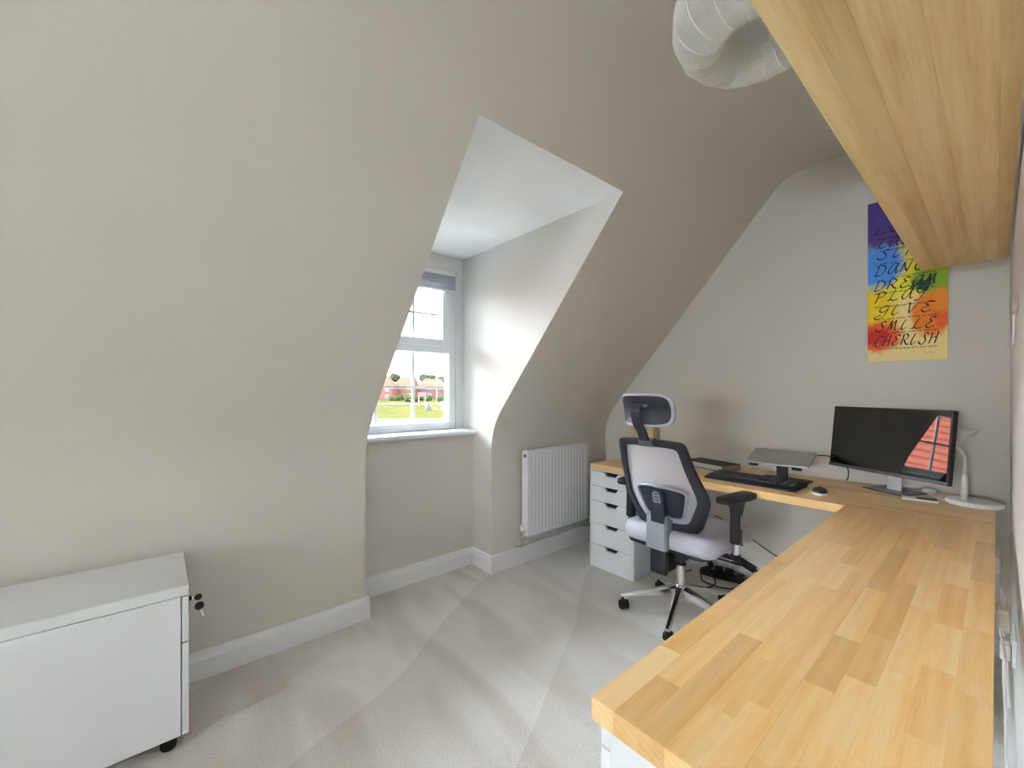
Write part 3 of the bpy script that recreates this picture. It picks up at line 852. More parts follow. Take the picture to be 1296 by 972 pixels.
# lumbar support: dark pad in a silver rim
LUX = 0.022
lo_h = [(0.0, 0.765), (0.05, 0.766), (0.11, 0.757), (0.130, 0.745), (0.132, 0.722), (0.110, 0.640), (0.098, 0.612), (0.075, 0.600), (0.0, 0.596)]
L2 = sm(lo_h)
bm = NB(); add_tube(bm, [back_pt(x, z, -0.016) + Vector((LUX, 0, 0)) for x, z in L2], 0.0075, 8, closed=True)
lum_r = bm
bm2 = NB()
f_ = [bm2.verts.new(back_pt(x, z, -0.016) + Vector((LUX, 0, 0))) for x, z in L2]; b_ = [bm2.verts.new(back_pt(x, z, -0.006) + Vector((LUX, 0, 0))) for x, z in L2]
c1 = bm2.verts.new(back_pt(0, 0.68, -0.024)); c2 = bm2.verts.new(back_pt(0, 0.68, -0.006))
for i in range(len(L2)):
    j = (i + 1) % len(L2)
    bm2.faces.new((f_[i], f_[j], c1)); bm2.faces.new((b_[j], b_[i], c2)); bm2.faces.new((f_[j], f_[i], b_[i], b_[j]))
lum = obj('lumbar_support', bm2, M['navy'], ch, smooth=True, angle=60)
obj('rim', lum_r, M['silver'], lum, smooth=True)
# spine: upright strap with an oval silver button, silver cover plate below, dark lower bracket
bm = NB()
spn = [(0.0, 0.752), (0.020, 0.748), (0.033, 0.735), (0.037, 0.715), (0.037, 0.42), (0.0, 0.42)]
S2 = spn + [(-x, z) for x, z in reversed(spn[1:-1])]
def spy(z, d): return (-0.252 if z > 0.6 else -0.252 + 0.0 * z) + d
def sx(x, z): return x + 0.022 * max(0, min(1, (z - 0.6) / 0.1))
A = [bm.verts.new((sx(x, z), back_pt(0, max(z, 0.58)).y - 0.042, z)) for x, z in S2]; B = [bm.verts.new((sx(x, z), back_pt(0, max(z, 0.58)).y - 0.016, z)) for x, z in S2]
for i in range(len(S2)):
    j = (i + 1) % len(S2); bm.faces.new((A[i], A[j], B[j], B[i]))
for i in range(1, len(S2) // 2):
    k = len(S2) - i
    for Q in (A, B):
        q = [Q[i], Q[i + 1], Q[(k - 1) % len(S2)], Q[k % len(S2)]]
        q = list(dict.fromkeys(q))
        if len(q) > 2: bm.faces.new(q)
bm.faces.new((A[0], A[1], A[-1])); bm.faces.new((B[0], B[1], B[-1]))
spine = obj('spine', bm, M['navy'], ch, smooth=True, angle=35)
yb = back_pt(0, 0.69).y - 0.044
bm = NB()
ov = [(0.022 + 0.0205 * math.cos(t), 0.690 + (0.034 if math.sin(t) > 0 else -0.034) + 0.0205 * math.sin(t)) for t in [2 * PI * (k + 0.5) / 28 for k in range(28)]]
sl = 0.34
A = [bm.verts.new((x, yb - sl * (z - 0.69) - 0.004, z)) for x, z in ov]; B = [bm.verts.new((x, yb - sl * (z - 0.69) + 0.006, z)) for x, z in ov]
bm.faces.new(A); bm.faces.new(B[::-1])
for i in range(28): j = (i + 1) % 28; bm.faces.new((A[i], B[i], B[j], A[j]))
btn = obj('button', bm, M['silver'], spine, smooth=True, angle=40)
for k in range(6):
    z = 0.648 + k * 0.0168
    bm = NB(); bx(bm, 0.009, 0.035, yb - sl * (z - 0.69) - 0.0065, yb - sl * (z - 0.69) - 0.003, z - 0.004, z + 0.004, 0.0012); obj('grip', bm, M['stand_grey'], spine)
bm = NB()
py = back_pt(0, 0.60).y - 0.06
top = [(-0.058, py + 0.012), (-0.05, py - 0.004), (0.05, py - 0.004), (0.058, py + 0.012), (0.058, py + 0.07), (-0.058, py + 0.07)]
bot = [(-0.066, py + 0.016), (-0.058, py + 0.002), (0.046, py + 0.002), (0.054, py + 0.016), (0.048, py + 0.06), (-0.048, py + 0.06)]
A = [bm.verts.new((x, y, 0.612)) for x, y in top]; B = [bm.verts.new((x, y, 0.432)) for x, y in bot]
bm.faces.new(A); bm.faces.new(B[::-1])
for i in range(6): j = (i + 1) % 6; bm.faces.new((A[i], B[i], B[j], A[j]))
obj('cover_plate', bm, M['silver'], ch, angle=20)
bm = NB(); bx(bm, -0.045, 0.045, py + 0.016, py + 0.05, 0.30, 0.440, 0.008, 2); bx(bm, -0.035, 0.035, py + 0.04, -0.12, 0.31, 0.345, 0.006, 2)
obj('lower_bracket', bm, M['dark'], ch, smooth=True, angle=35)

# headrest: dark shell in a pale padded rim, carried by a flat curved arm
HC, HZ = -0.392, 1.160


def head_pt(a, b, d):
    """a, b in -1..1 across and up; d depth towards the front"""
    x = 0.143 * a; z = HZ + 0.085 * b
    y = HC + 0.055 * a * a - 0.022 * (b * b - 0.3) - 0.05 * b * 0.35 + d
    return Vector((x, y, z))


def head_surface(bm, sc, d0, d1, puff):
    N_, K = 24, 14
    def sq(i, j, d):
        a = 2 * i / N_ - 1; b = 2 * j / K - 1
        # squircle mapping keeps rounded corners
        aa = a * math.sqrt(max(0, 1 - 0.20 * b ** 4)); bb = b * math.sqrt(max(0, 1 - 0.28 * a ** 6))
        return head_pt(aa * sc[0], bb * sc[1], d)
    F = [[bm.verts.new(sq(i, j, d1 + puff * (1 - abs(2 * i / N_ - 1) ** 4) * (1 - abs(2 * j / K - 1) ** 4))) for i in range(N_ + 1)] for j in range(K + 1)]
    Bk = [[bm.verts.new(sq(i, j, d0)) for i in range(N_ + 1)] for j in range(K + 1)]
    for j in range(K):
        for i in range(N_):
            bm.faces.new((F[j][i], F[j][i + 1], F[j + 1][i + 1], F[j + 1][i])); bm.faces.new((Bk[j][i], Bk[j + 1][i], Bk[j + 1][i + 1], Bk[j][i + 1]))
    for i in range(N_):
        bm.faces.new((F[0][i], Bk[0][i], Bk[0][i + 1], F[0][i + 1])); bm.faces.new((F[K][i + 1], Bk[K][i + 1], Bk[K][i], F[K][i]))
    for j in range(K):
        bm.faces.new((F[j + 1][0], Bk[j + 1][0], Bk[j][0], F[j][0])); bm.faces.new((F[j][N_], Bk[j][N_], Bk[j + 1][N_], F[j + 1][N_]))


bm = NB(); head_surface(bm, (1.0, 1.0), -0.004, 0.012, 0.03); hp = obj('headrest', bm, M['seat'], ch, smooth=True, angle=70)
m_ = hp.modifiers.new('round', 'SUBSURF'); m_.levels = 1; m_.render_levels = 1
bm = NB(); head_surface(bm, (0.90, 0.83), -0.014, 0.004, 0.0); obj('headrest_shell', bm, M['navy'], ch, smooth=True, angle=50)
bm = NB()
path = cat([(0, -0.368, 1.005), (0, -0.392, 1.05), (0, -0.434, 1.10), (0, -0.446, 1.15), (0, -0.434, 1.178), (0, -0.412, 1.184)], 5)
secs = []
for i, p in enumerate(path):
    t = (path[min(i + 1, len(path) - 1)] - path[max(i - 1, 0)]).normalized(); nn = Vector((0, -t.z, t.y))
    hwid = 0.024
    secs.append([bm.verts.new(p + nn * s1 * 0.0065 + Vector((s2 * hwid, 0, 0))) for s1, s2 in ((-1, -1), (-1, 1), (1, 1), (1, -1))])
for a, b in zip(secs[:-1], secs[1:]):
    for k in range(4): bm.faces.new((a[k], a[(k + 1) % 4], b[(k + 1) % 4], b[k]))
bm.faces.new(secs[0]); bm.faces.new(secs[-1][::-1])
ha = obj('headrest_arm', bm, M['navy'], ch, smooth=True, angle=40)
bm = NB(); add_box(bm, (0.012, -0.408, 1.183), (0.06, 0.03, 0.014), 0.003); obj('pivot', bm, M['silver'], ha)
bm = NB(); add_box(bm, (0.006, -0.352, 0.998), (0.078, 0.05, 0.032), 0.006, 2, rot=Matrix.Rotation(0.3, 3, 'X')); obj('clamp', bm, M['stand_grey'], ha)

# armrests
for s_ in (-1, 1):
    X = 0.302 * s_
    bm = NB(); add_cyl(bm, (X, -0.035, 0.43), (X, -0.022, 0.59), 0.0165, seg=20)
    arm = obj('armrest', bm, M['chrome'], ch, smooth=True, angle=40)
    bm = NB(); add_cyl(bm, (X, -0.036, 0.414), (X, -0.035, 0.438), 0.023, seg=20); bx(bm, min(X, X - s_ * 0.12), max(X, X - s_ * 0.12), -0.06, -0.01, 0.412, 0.422, 0.003)
    obj('bracket', bm, M['dark'], arm, smooth=True, angle=40)
    bm = NB()
    A = [(-0.026, -0.02), (0.026, -0.02), (0.026, 0.02), (-0.026, 0.02)]
    secs = [[bm.verts.new((X + qx * k, qy * k2 + yy, z)) for qx, qy in A] for z, k, k2, yy in ((0.492, 0.85, 1.15, -0.03), (0.64, 0.85, 1.25, -0.022), (0.69, 1.0, 1.9, -0.02), (0.706, 1.3, 2.4, -0.02))]
    for a, b in zip(secs[:-1], secs[1:]):
        for k in range(4): bm.faces.new((a[k], a[(k + 1) % 4], b[(k + 1) % 4], b[k]))
    bm.faces.new(secs[0]); bm.faces.new(secs[-1][::-1])
    bmesh.ops.bevel(bm, geom=bm.edges[:], offset=0.004, segments=2, affect='EDGES')
    obj('sleeve', bm, M['dark'], arm, smooth=True, angle=40)
    bm = NB(); add_box(bm, (X + 0.022, -0.02, 0.60), (0.006, 0.016, 0.07), 0.002); obj('height_scale', bm, M['silver'], arm)
    bm = NB()
    outl = [(-0.030, -0.150), (-0.012, -0.162), (0.018, -0.158), (0.038, -0.135), (0.046, -0.04), (0.048, 0.09), (0.040, 0.135), (0.016, 0.150), (-0.016, 0.148), (-0.036, 0.130), (-0.042, 0.04), (-0.040, -0.10)]
    ol = [(p.x, p.y) for p in cat([(x, y, 0) for x, y in outl], 3, True)]
    rot = -0.12 if s_ > 0 else 0.12
    def R2(x, y): return (X + x * math.cos(rot) - y * math.sin(rot), -0.022 + x * math.sin(rot) + y * 0.86 * math.cos(rot))
    lv = []
    for k, z in ((0.88, 0.705), (1.0, 0.711), (1.0, 0.725), (0.95, 0.732), (0.80, 0.735)):
        lv.append([bm.verts.new((*R2(x * k, y * (1 - (1 - k) * 0.4)), z + 0.006 * (1 if y > 0.12 else 0) * 0)) for x, y in ol])
    for a, b in zip(lv[:-1], lv[1:]):
        for k in range(len(ol)): bm.faces.new((a[k], a[(k + 1) % len(ol)], b[(k + 1) % len(ol)], b[k]))
    bm.faces.new(lv[0][::-1]); bm.faces.new(lv[-1])
    obj('arm_pad', bm, M['dark'], arm, smooth=True, angle=50)
# ------------------------------------------------------------------ things on the back worktop
def rz(a): return (0, 0, a)


# monitor: screen faces its local -y, leaning back a little
mon = thing('monitor', 'black widescreen monitor reflecting red roof tiles on the back worktop', 'monitor', (-0.312, 2.785, DT), rz(math.radians(-29.8)))
TILT = math.radians(-6.2)
RT = Matrix.Rotation(TILT, 3, 'X')
MW, MH = 0.536, 0.325
mc = Vector((0.0, -0.10, 0.270))


def tilt(bm):
    for v in bm.verts: v.co = mc + RT @ v.co


bm = NB(); bx(bm, -MW / 2, MW / 2, 0.002, 0.030, -MH / 2, MH / 2, 0.003, 2); bx(bm, -0.17, 0.17, 0.028, 0.05, -0.11, 0.09, 0.01, 2); tilt(bm)
case = obj('case', bm, M['bezel'], mon)
bm = NB(); bx(bm, -MW / 2 + 0.006, MW / 2 - 0.006, -0.0005, 0.0025, -MH / 2 + 0.018, MH / 2 - 0.006); tilt(bm); obj('screen', bm, M['screen'], mon)
bm = NB(); bx(bm, -MW / 2, MW / 2, -0.002, 0.003, -MH / 2, -MH / 2 + 0.016, 0.001); tilt(bm); chin = obj('chin', bm, M['stand_grey'], mon)
# maker's mark: four small pale letters in the middle of the chin
bm = NB()
for k, q in enumerate(([(0, 0, 0, 1), (0, 1, .6, .7), (.6, .7, .6, .3), (.6, .3, 0, 0)], [(0, 0, 0, 1), (0, 1, .6, 1), (0, .5, .5, .5), (0, 0, .6, 0)], [(0, 1, 0, 0), (0, 0, .6, 0)], [(0, 1, 0, 0), (0, 0, .6, 0)])):
    for (xa, za, xb, zb) in q:
        o_ = Vector((-0.016 + k * 0.0085, 0, -MH / 2 + 0.005)); s_ = 0.0065
        a = o_ + Vector((xa * s_, -0.0024, za * s_)); b = o_ + Vector((xb * s_, -0.0024, zb * s_))
        add_tube(bm, [a, b], 0.0005, 4)
tilt(bm); obj('lettering', bm, M['alu'], chin)
bm = NB(); bx(bm, -0.101, -0.033, 0.050, 0.062, 0.006, 0.27, 0.003); bx(bm, -0.095, -0.039, -0.06, 0.051, 0.22, 0.27, 0.004)
obj('stand_column', bm, M['lamp'], mon)
bm = NB(); bx(bm, -0.165, 0.020, -0.025, 0.145, 0, 0.008, 0.003, 2); obj('stand_base', bm, M['stand_grey'], mon)

# desk lamp
lx, ly = -0.068, 2.80
dl = thing('desk_lamp', 'white gooseneck desk lamp beside the monitor at the worktop end', 'lamp', (lx, ly, DT))
bm = NB(); add_lathe(bm, [(0, 0), (0.085, 0), (0.09, 0.004), (0.09, 0.016), (0.086, 0.021), (0, 0.022)], (0, 0, 0), 40); obj('base', bm, M['lamp'], dl, smooth=True, angle=40)
bm = NB(); add_lathe(bm, [(0.013, 0.02), (0.0125, 0.09), (0.0105, 0.13), (0.008, 0.135)], (-0.030, 0.0, 0.0), 20); obj('stem', bm, M['lamp'], dl, smooth=True, angle=40)
bm = NB(); add_tube(bm, cat([(-0.030, 0, 0.13), (-0.028, 0, 0.18), (-0.030, 0, 0.215), (-0.044, 0, 0.245), (-0.066, 0, 0.268), (-0.088, 0, 0.288), (-0.100, 0, 0.315), (-0.1, 0, 0.335)], 5), 0.0065, 10); obj('gooseneck', bm, M['lamp'], dl, smooth=True)
ax = Vector((0.062, -0.012, -0.066)).normalized()
q = ax.to_track_quat('Z', 'Y').to_matrix()
bm = NB()
add_lathe(bm, [(0, 0.0), (0.014, 0.0), (0.020, 0.008), (0.034, 0.03), (0.052, 0.057), (0.078, 0.090), (0.076, 0.091), (0.049, 0.057), (0.026, 0.03), (0, 0.012)], (-0.103, 0, 0.348), 36, q)
sh = obj('shade', bm, M['lampshade'], dl, smooth=True, angle=50)
bm = NB(); add_lathe(bm, [(0, 0.066), (0.045, 0.066), (0.045, 0.069), (0, 0.069)], (-0.103, 0, 0.348), 28, q); obj('diffuser', bm, M['lamp'], sh)
cb = NB(); add_tube(cb, cat([(-0.155, 2.79, DT + 0.010), (-0.175, 2.82, DT + 0.004), (-0.20, 2.87, DT + 0.004), (-0.225, 2.90, DT + 0.012), (-0.20, 2.94, DT + 0.003), (-0.17, 2.99, DT + 0.003)], 6), 0.0028, 8)
tag(obj('lamp_cable', cb, M['lamp'], smooth=True), 'thin white cable trailing from the desk lamp base behind the screen', 'cable')
ap = NB(); add_box(ap, (-0.222, 2.925, DT + 0.0135), (0.05, 0.035, 0.026), 0.008, 2, rot=Matrix.Rotation(0.4, 3, 'Z'))
tag(obj('cable_adapter', ap, M['lamp'], smooth=True, angle=40), 'small white cable adapter lying behind the monitor stand', 'adapter')

# phone
ph = thing('phone', 'white-edged phone with a dark face lying in front of the monitor stand', 'phone', (-0.238, 2.735, DT), rz(math.radians(8)))
bm = NB(); bx(bm, -0.062, 0.062, -0.032, 0.032, 0, 0.008, 0.003, 2); obj('body', bm, M['lamp'], ph)
bm = NB(); bx(bm, -0.010, 0.058, -0.028, 0.028, 0.0078, 0.0088, 0.0003); obj('screen', bm, M['stand_grey'], ph)

# laptop on its stand
lap = thing('laptop', 'closed silver laptop lying on the raised stand', 'laptop', (-0.795, 2.675, 0.874), (math.radians(15), 0, math.radians(3)))
bm = NB(); bx(bm, -0.150, 0.150, -0.106, 0.106, -0.004, 0.0045, 0.004, 2); obj('base', bm, M['alu'], lap)
bm = NB(); bx(bm, -0.150, 0.150, -0.106, 0.106, 0.0052, 0.0105, 0.0025, 2); obj('lid', bm, M['alu'], lap)
st = thing('laptop_stand', 'black laptop stand with a square foot behind the keyboard', 'stand', (-0.795, 2.70, DT))
bm = NB(); bx(bm, -0.12, 0.12, -0.06, 0.12, 0, 0.007, 0.002); obj('foot', bm, M['dark'], st)
bm = NB(); bx(bm, -0.028, 0.028, -0.006, 0.012, 0.006, 0.118, 0.003); obj('post', bm, M['dark'], st)
bm = NB()
ry = Matrix.Rotation(math.radians(15), 3, 'X')
for s_ in (-1, 1):
    add_box(bm, (s_ * 0.105 + 0.0, -0.025, 0.1262), (0.045, 0.20, 0.006), 0.001, rot=ry)
    add_box(bm, (s_ * 0.105, -0.128, 0.100), (0.045, 0.006, 0.016), 0.001, rot=ry)
add_box(bm, (0, 0.0, 0.127), (0.26, 0.05, 0.006), 0.001, rot=ry)
obj('cradle', bm, M['dark'], st)
cb = NB(); add_tube(cb, cat([(-0.642, 2.76, 0.90), (-0.60, 2.78, 0.899), (-0.555, 2.84, 0.875), (-0.535, 2.90, 0.82), (-0.545, 2.95, 0.765), (-0.56, 2.985, 0.745)], 6), 0.003, 8)
tag(obj('laptop_cable', cb, M['rubber'], smooth=True), 'black cable looping from the laptop down behind the worktop', 'cable')

# keyboard with every key
kb = thing('keyboard', 'full size black keyboard lying in front of the laptop stand', 'keyboard', (-0.895, 2.565, DT), rz(math.radians(-2)))
bm = NB()
add_prism(bm, [(-0.105, 0.0), (0.09, 0.0), (0.09, 0.024), (0.085, 0.027), (-0.05, 0.0175), (-0.10, 0.009), (-0.105, 0.006)], 0, -0.232, 0.232)
obj('case', bm, M['keyboard'], kb)
kme = None
def keycap(w_, d_):
    bm = NB()
    A = [bm.verts.new((sx * w_ / 2, sy * d_ / 2, 0)) for sx, sy in ((-1, -1), (1, -1), (1, 1), (-1, 1))]
    B = [bm.verts.new((sx * (w_ / 2 - 0.0018), sy * (d_ / 2 - 0.0018), 0.006)) for sx, sy in ((-1, -1), (1, -1), (1, 1), (-1, 1))]
    bm.faces.new(B)
    for i in range(4): bm.faces.new((A[i], A[(i + 1) % 4], B[(i + 1) % 4], B[i]))
    me = bpy.data.meshes.new('key'); bm.to_mesh(me); bm.free(); me.materials.append(M['key']); return me
caps = {}
def key_at(x, y, w_=0.0165, d_=0.0175):
    if (w_, d_) not in caps: caps[(w_, d_)] = keycap(w_, d_)
    o = bpy.data.objects.new('key', caps[(w_, d_)]); COL.objects.link(o); o.parent = kb
    z = 0.0175 + (y + 0.05) / 0.135 * 0.0095 - 0.0006
    o.location = (x, y, z); o.rotation_euler = (0.07, 0, 0)
for r, (y, n_) in enumerate(((-0.042, 0), (-0.022, 11), (-0.002, 12), (0.018, 13), (0.038, 14), (0.066, 14))):
    if r == 0:
        for x, w_ in ((-0.215, 0.022), (-0.190, 0.022), (-0.165, 0.022), (-0.093, 0.112), (-0.02, 0.022), (0.005, 0.022), (0.030, 0.022), (0.055, 0.022)): key_at(x, y, w_)
    else:
        st_x = -0.218 + (5 - r) * 0.004
        for k in range(n_): key_at(st_x + k * 0.0198, y, 0.0165, 0.0175 if r < 5 else 0.012)
    for k in range(3):
        if r in (0, 3, 4, 5): key_at(0.082 + k * 0.0195, y, 0.0165, 0.0175 if r < 5 else 0.012)
    for k in range(4): key_at(0.1495 + k * 0.0195, y, 0.0165, 0.0175 if r < 5 else 0.012)

# mouse
mo = thing('mouse', 'dark computer mouse with a pale lower edge beside the keyboard', 'mouse', (-0.575, 2.515, DT), rz(math.radians(12)))
def dome(bm, rx, ry_, z0, h, n=20, k=8):
    rings_ = []
    for j in range(k + 1):
        t = j / k * PI / 2
        rings_.append([bm.verts.new((rx * math.cos(t) ** 0.6 * math.cos(2 * PI * i / n), ry_ * math.cos(t) ** 0.6 * math.sin(2 * PI * i / n), z0 + h * math.sin(t))) for i in range(n)]) if j < k else rings_.append([bm.verts.new((0, 0, z0 + h))])
    for a, b in zip(rings_[:-1], rings_[1:]):
        for i in range(n):
            i2 = (i + 1) % n
            bm.faces.new((a[i], a[i2], b[0])) if len(b) == 1 else bm.faces.new((a[i], a[i2], b[i2], b[i]))
    bm.faces.new(rings_[0][::-1])
bm = NB(); add_lathe(bm, [(0, 0), (0.0295, 0), (0.031, 0.006), (0.031, 0.012), (0, 0.013)], (0, 0, 0), 28)
for v in bm.verts: v.co.y *= 1.55
obj('base', bm, M['lamp'], mo, smooth=True, angle=40)
bm = NB(); dome(bm, 0.032, 0.049, 0.011, 0.022); top_ = obj('shell', bm, M['mousetop'], mo, smooth=True, angle=60)
bm = NB(); add_cyl(bm, (-0.003, 0.024, 0.0285), (0.003, 0.024, 0.0285), 0.007, seg=16); obj('wheel', bm, M['rubber'], top_)

# book and wooden box behind the chair
bk = thing('book', 'thick black-covered book lying by the back wall behind the keyboard', 'book', (-1.255, 2.84, DT), rz(math.radians(-15)))
bm = NB(); bx(bm, -0.150, 0.150, -0.085, 0.085, 0, 0.004, 0.001); bx(bm, -0.150, 0.150, -0.085, 0.085, 0.034, 0.038, 0.001); bx(bm, -0.150, 0.150, 0.081, 0.086, 0.004, 0.034); obj('cover', bm, M['cover'], bk)
bm = NB(); bx(bm, -0.146, 0.143, -0.081, 0.081, 0.004, 0.034); obj('pages', bm, M['paper'], bk)
bm = NB(); bx(bm, 0.143, 0.148, -0.081, 0.081, 0.004, 0.034); obj('page_ends', bm, M['kraft'], bk)
wb = thing('wooden_box', 'pale wooden box standing by the back wall behind the chair headrest', 'box', (-1.83, 2.955, DT))
for x0, x1, c in ((-0.10, -0.036, (1.05, 1.05, 1.05, 1)), (-0.035, 0.038, (0.93, 0.9, 0.86, 1)), (0.039, 0.10, (1, 0.97, 0.92, 1))):
    bm = NB(); bx(bm, x0, x1, -0.035, -0.023, 0, 0.245, 0.001); o = obj('board', bm, M['birch'], wb)
bm = NB(); bx(bm, -0.10, -0.088, -0.0225, 0.035, 0, 0.245); bx(bm, 0.088, 0.10, -0.0225, 0.035, 0, 0.245); bx(bm, -0.088, 0.088, -0.0225, 0.035, 0, 0.012); bx(bm, -0.088, 0.088, 0.025, 0.035, 0.012, 0.245)
obj('carcass', bm, M['birch'], wb)

# ------------------------------------------------------------------ canvas with painted words
PX0, PX1, PZ0, PZ1 = -0.467, -0.160, 1.415, 2.29
cv = thing('canvas_painting', 'tall rainbow canvas lettered with words hanging on the back wall', 'painting', (PX0, 2.999, PZ0))
PW, PHH = PX1 - PX0, PZ1 - PZ0
bm = NB(); bx(bm, 0, PW, 0.0, 0.0012, 0, PHH); obj('canvas', bm, M['paint'], cv)
bm = NB(); bx(bm, 0, PW, 0.0012, 0.0195, 0, PHH); obj('stretcher', bm, M['canvas_side'], cv)
G = {
 'C': [[(.85, .85), (.6, 1), (.25, .8), (.05, .4), (.2, .05), (.5, 0), (.85, .2)]],
 'H': [[(.1, 1), (.08, .5), (.0, 0)], [(.75, 1.05), (.72, .5), (.68, 0)], [(.0, .45), (.4, .55), (.8, .52)]],
 'E': [[(.8, .88), (.5, 1), (.25, .8), (.5, .55), (.2, .42), (.05, .2), (.3, 0), (.8, .18)]],
 'R': [[(.12, .95), (.1, .5), (.02, 0)], [(.0, .85), (.4, 1.02), (.72, .8), (.5, .52), (.2, .48)], [(.3, .5), (.55, .2), (.85, .02), (1.0, .1)]],
 'I': [[(.35, 1), (.15, .5), (.1, .15), (.3, 0), (.6, .25)]],
 'S': [[(.8, .85), (.6, 1), (.35, .85), (.45, .6), (.62, .35), (.5, .05), (.15, 0), (-.1, .15), (-.08, .3)]],
 'M': [[(-.1, .0), (.05, .4), (.2, 1), (.22, .5), (.25, .1)], [(.25, .1), (.4, .6), (.6, .98), (.62, .5), (.68, .05), (.85, .08)]],
 'L': [[(.45, 1), (.25, .6), (.1, .1), (.0, .0)], [(-.1, .02), (.2, .1), (.5, .0), (.85, .12)]],
 'G': [[(.9, .9), (.6, 1), (.25, .8), (.2, .5), (.5, .4), (.85, .7)], [(.85, .75), (.7, .2), (.45, -.2), (.0, -.25), (-.1, -.05), (.4, .1)]],
 'V': [[(.0, .95), (.2, 1), (.22, .5), (.3, .02)], [(.3, .02), (.55, .5), (.85, 1.02)]],
 'P': [[(.15, .95), (.12, .5), (.0, -.1)], [(-.05, .8), (.35, 1.02), (.75, .85), (.6, .55), (.15, .42)]],
 'A': [[(.7, .95), (.3, .9), (.02, .4), (.1, .05), (.4, .15), (.75, .9)], [(.78, 1), (.68, .4), (.78, .02), (1.0, .15)]],
 'Y': [[(.05, 1), (.05, .6), (.3, .45), (.6, .65), (.85, 1.05)], [(.85, 1.05), (.6, .3), (.3, -.25), (.0, -.2)]],
 'D': [[(.15, .95), (.1, .5), (.0, .02)], [(-.1, .9), (.35, 1.02), (.8, .75), (.7, .25), (.3, .0), (-.1, .05)]],
 'N': [[(.0, .0), (.1, .6), (.2, .95), (.3, .5), (.55, .02)], [(.55, .02), (.7, .6), (.85, 1.05)]],
 'O': [[(.5, 1), (.1, .7), (.1, .2), (.5, 0), (.85, .35), (.75, .85), (.45, 1)]],
 'U': [[(.05, 1), (.0, .4), (.15, .02), (.5, .1), (.75, 1)], [(.75, 1), (.68, .4), (.8, .0)]],
}


def ribbon(bm, pts, wd, y):
    """flat pen stroke, broad nib held at 40 degrees"""
    nib = Vector((math.cos(0.7), math.sin(0.7)))
    L, Rr = [], []
    for i, p in enumerate(pts):
        t = Vector((pts[min(i + 1, len(pts) - 1)][0] - pts[max(i - 1, 0)][0], pts[min(i + 1, len(pts) - 1)][1] - pts[max(i - 1, 0)][1]))
        if t.length < 1e-9: t = Vector((1, 0))
        t.normalize(); nn = Vector((-t.y, t.x)); k = wd * (0.45 + 0.75 * abs(nn.dot(nib)))
        L.append(bm.verts.new((p[0] + nn.x * k, y, p[1] + nn.y * k))); Rr.append(bm.verts.new((p[0] - nn.x * k, y, p[1] - nn.y * k)))
    for i in range(len(pts) - 1): bm.faces.new((L[i], Rr[i], Rr[i + 1], L[i + 1]))


def zpix(py): return (457 - py) * 0.00412
def xpix(px): return (px - 1098.5) / 101 * PW
LAY = [('LOVE', 288, 1107, 1190, 11), ('LAUGH', 307, 1111, 1192, 12), ('SING', 322, 1113, 1185, 12), ('DANCE', 343, 1109, 1192, 13), ('DREAM', 363, 1108, 1190, 13),
       ('PLAY', 378, 1109, 1178, 13), ('GIVE', 397, 1110, 1186, 13), ('SMILE', 417, 1110, 1188, 13), ('CHERISH', 437, 1107, 1189, 14)]
for word, by, xa, xb, hh in LAY:
    bm = NB()
    x0, x1 = xpix(xa), xpix(xb); adv = (x1 - x0) / len(word); hgt = hh * 0.00412; z0 = zpix(by)
    for k, c in enumerate(word):
        for stroke in G[c]:
            pts = [(x0 + k * adv + p.x * adv * 0.86 + p.y * hgt * 0.22, z0 + p.y * hgt) for p in cat([(a, b, 0) for a, b in stroke], 5)]
            ribbon(bm, pts, 0.0027, -0.0006 - 0.00005 * k)
    obj('word', bm, M['ink'], cv)
rr = random.Random(5)
for by, xa, xb in ((296, 1112, 1180), (312, 1114, 1184), (329, 1108, 1182), (349, 1130, 1186), (368, 1108, 1186), (386, 1108, 1188), (402.5, 1110, 1188), (421, 1130, 1188), (441.5, 1112, 1188)):
    bm = NB(); x = xpix(xa); z0 = zpix(by)
    while x < xpix(xb):                                    # words too small to read in the photograph: bare pen strokes
        for _ in range(rr.randint(3, 7)):
            pts = [(x + rr.uniform(-.001, .001), z0 + rr.uniform(.007, .010)), (x + rr.uniform(-.001, .003), z0 + rr.uniform(.002, .006)), (x + rr.uniform(.001, .004), z0 + rr.uniform(-.001, .002)), (x + rr.uniform(.003, .005), z0 + rr.uniform(.004, .009))]
            ribbon(bm, [(p.x, p.y) for p in cat([(a, b, 0) for a, b in pts], 3)], 0.0006, -0.0004)
            x += 0.0052
            if x > xpix(xb): break
        x += 0.005
    obj('small_writing', bm, M['ink'], cv)
bm = NB()
for _ in range(46):
    x, z = rr.uniform(0.01, PW - .01), rr.uniform(0.005, 0.62); r_ = rr.uniform(.0006, .0016)
    vs = [bm.verts.new((x + r_ * math.cos(2 * PI * k / 7), -0.0003, z + r_ * math.sin(2 * PI * k / 7))) for k in range(7)]; bm.faces.new(vs)
for k in range(5):
    pts = [(0.225 + k * 0.008 + rr.uniform(-.002, .002), 0.035 + rr.uniform(-.004, .008)) for _ in range(3)]
    ribbon(bm, pts, 0.0005, -0.0003)
obj('splashes', bm, M['canvas_side'] if False else M['ink'], cv)

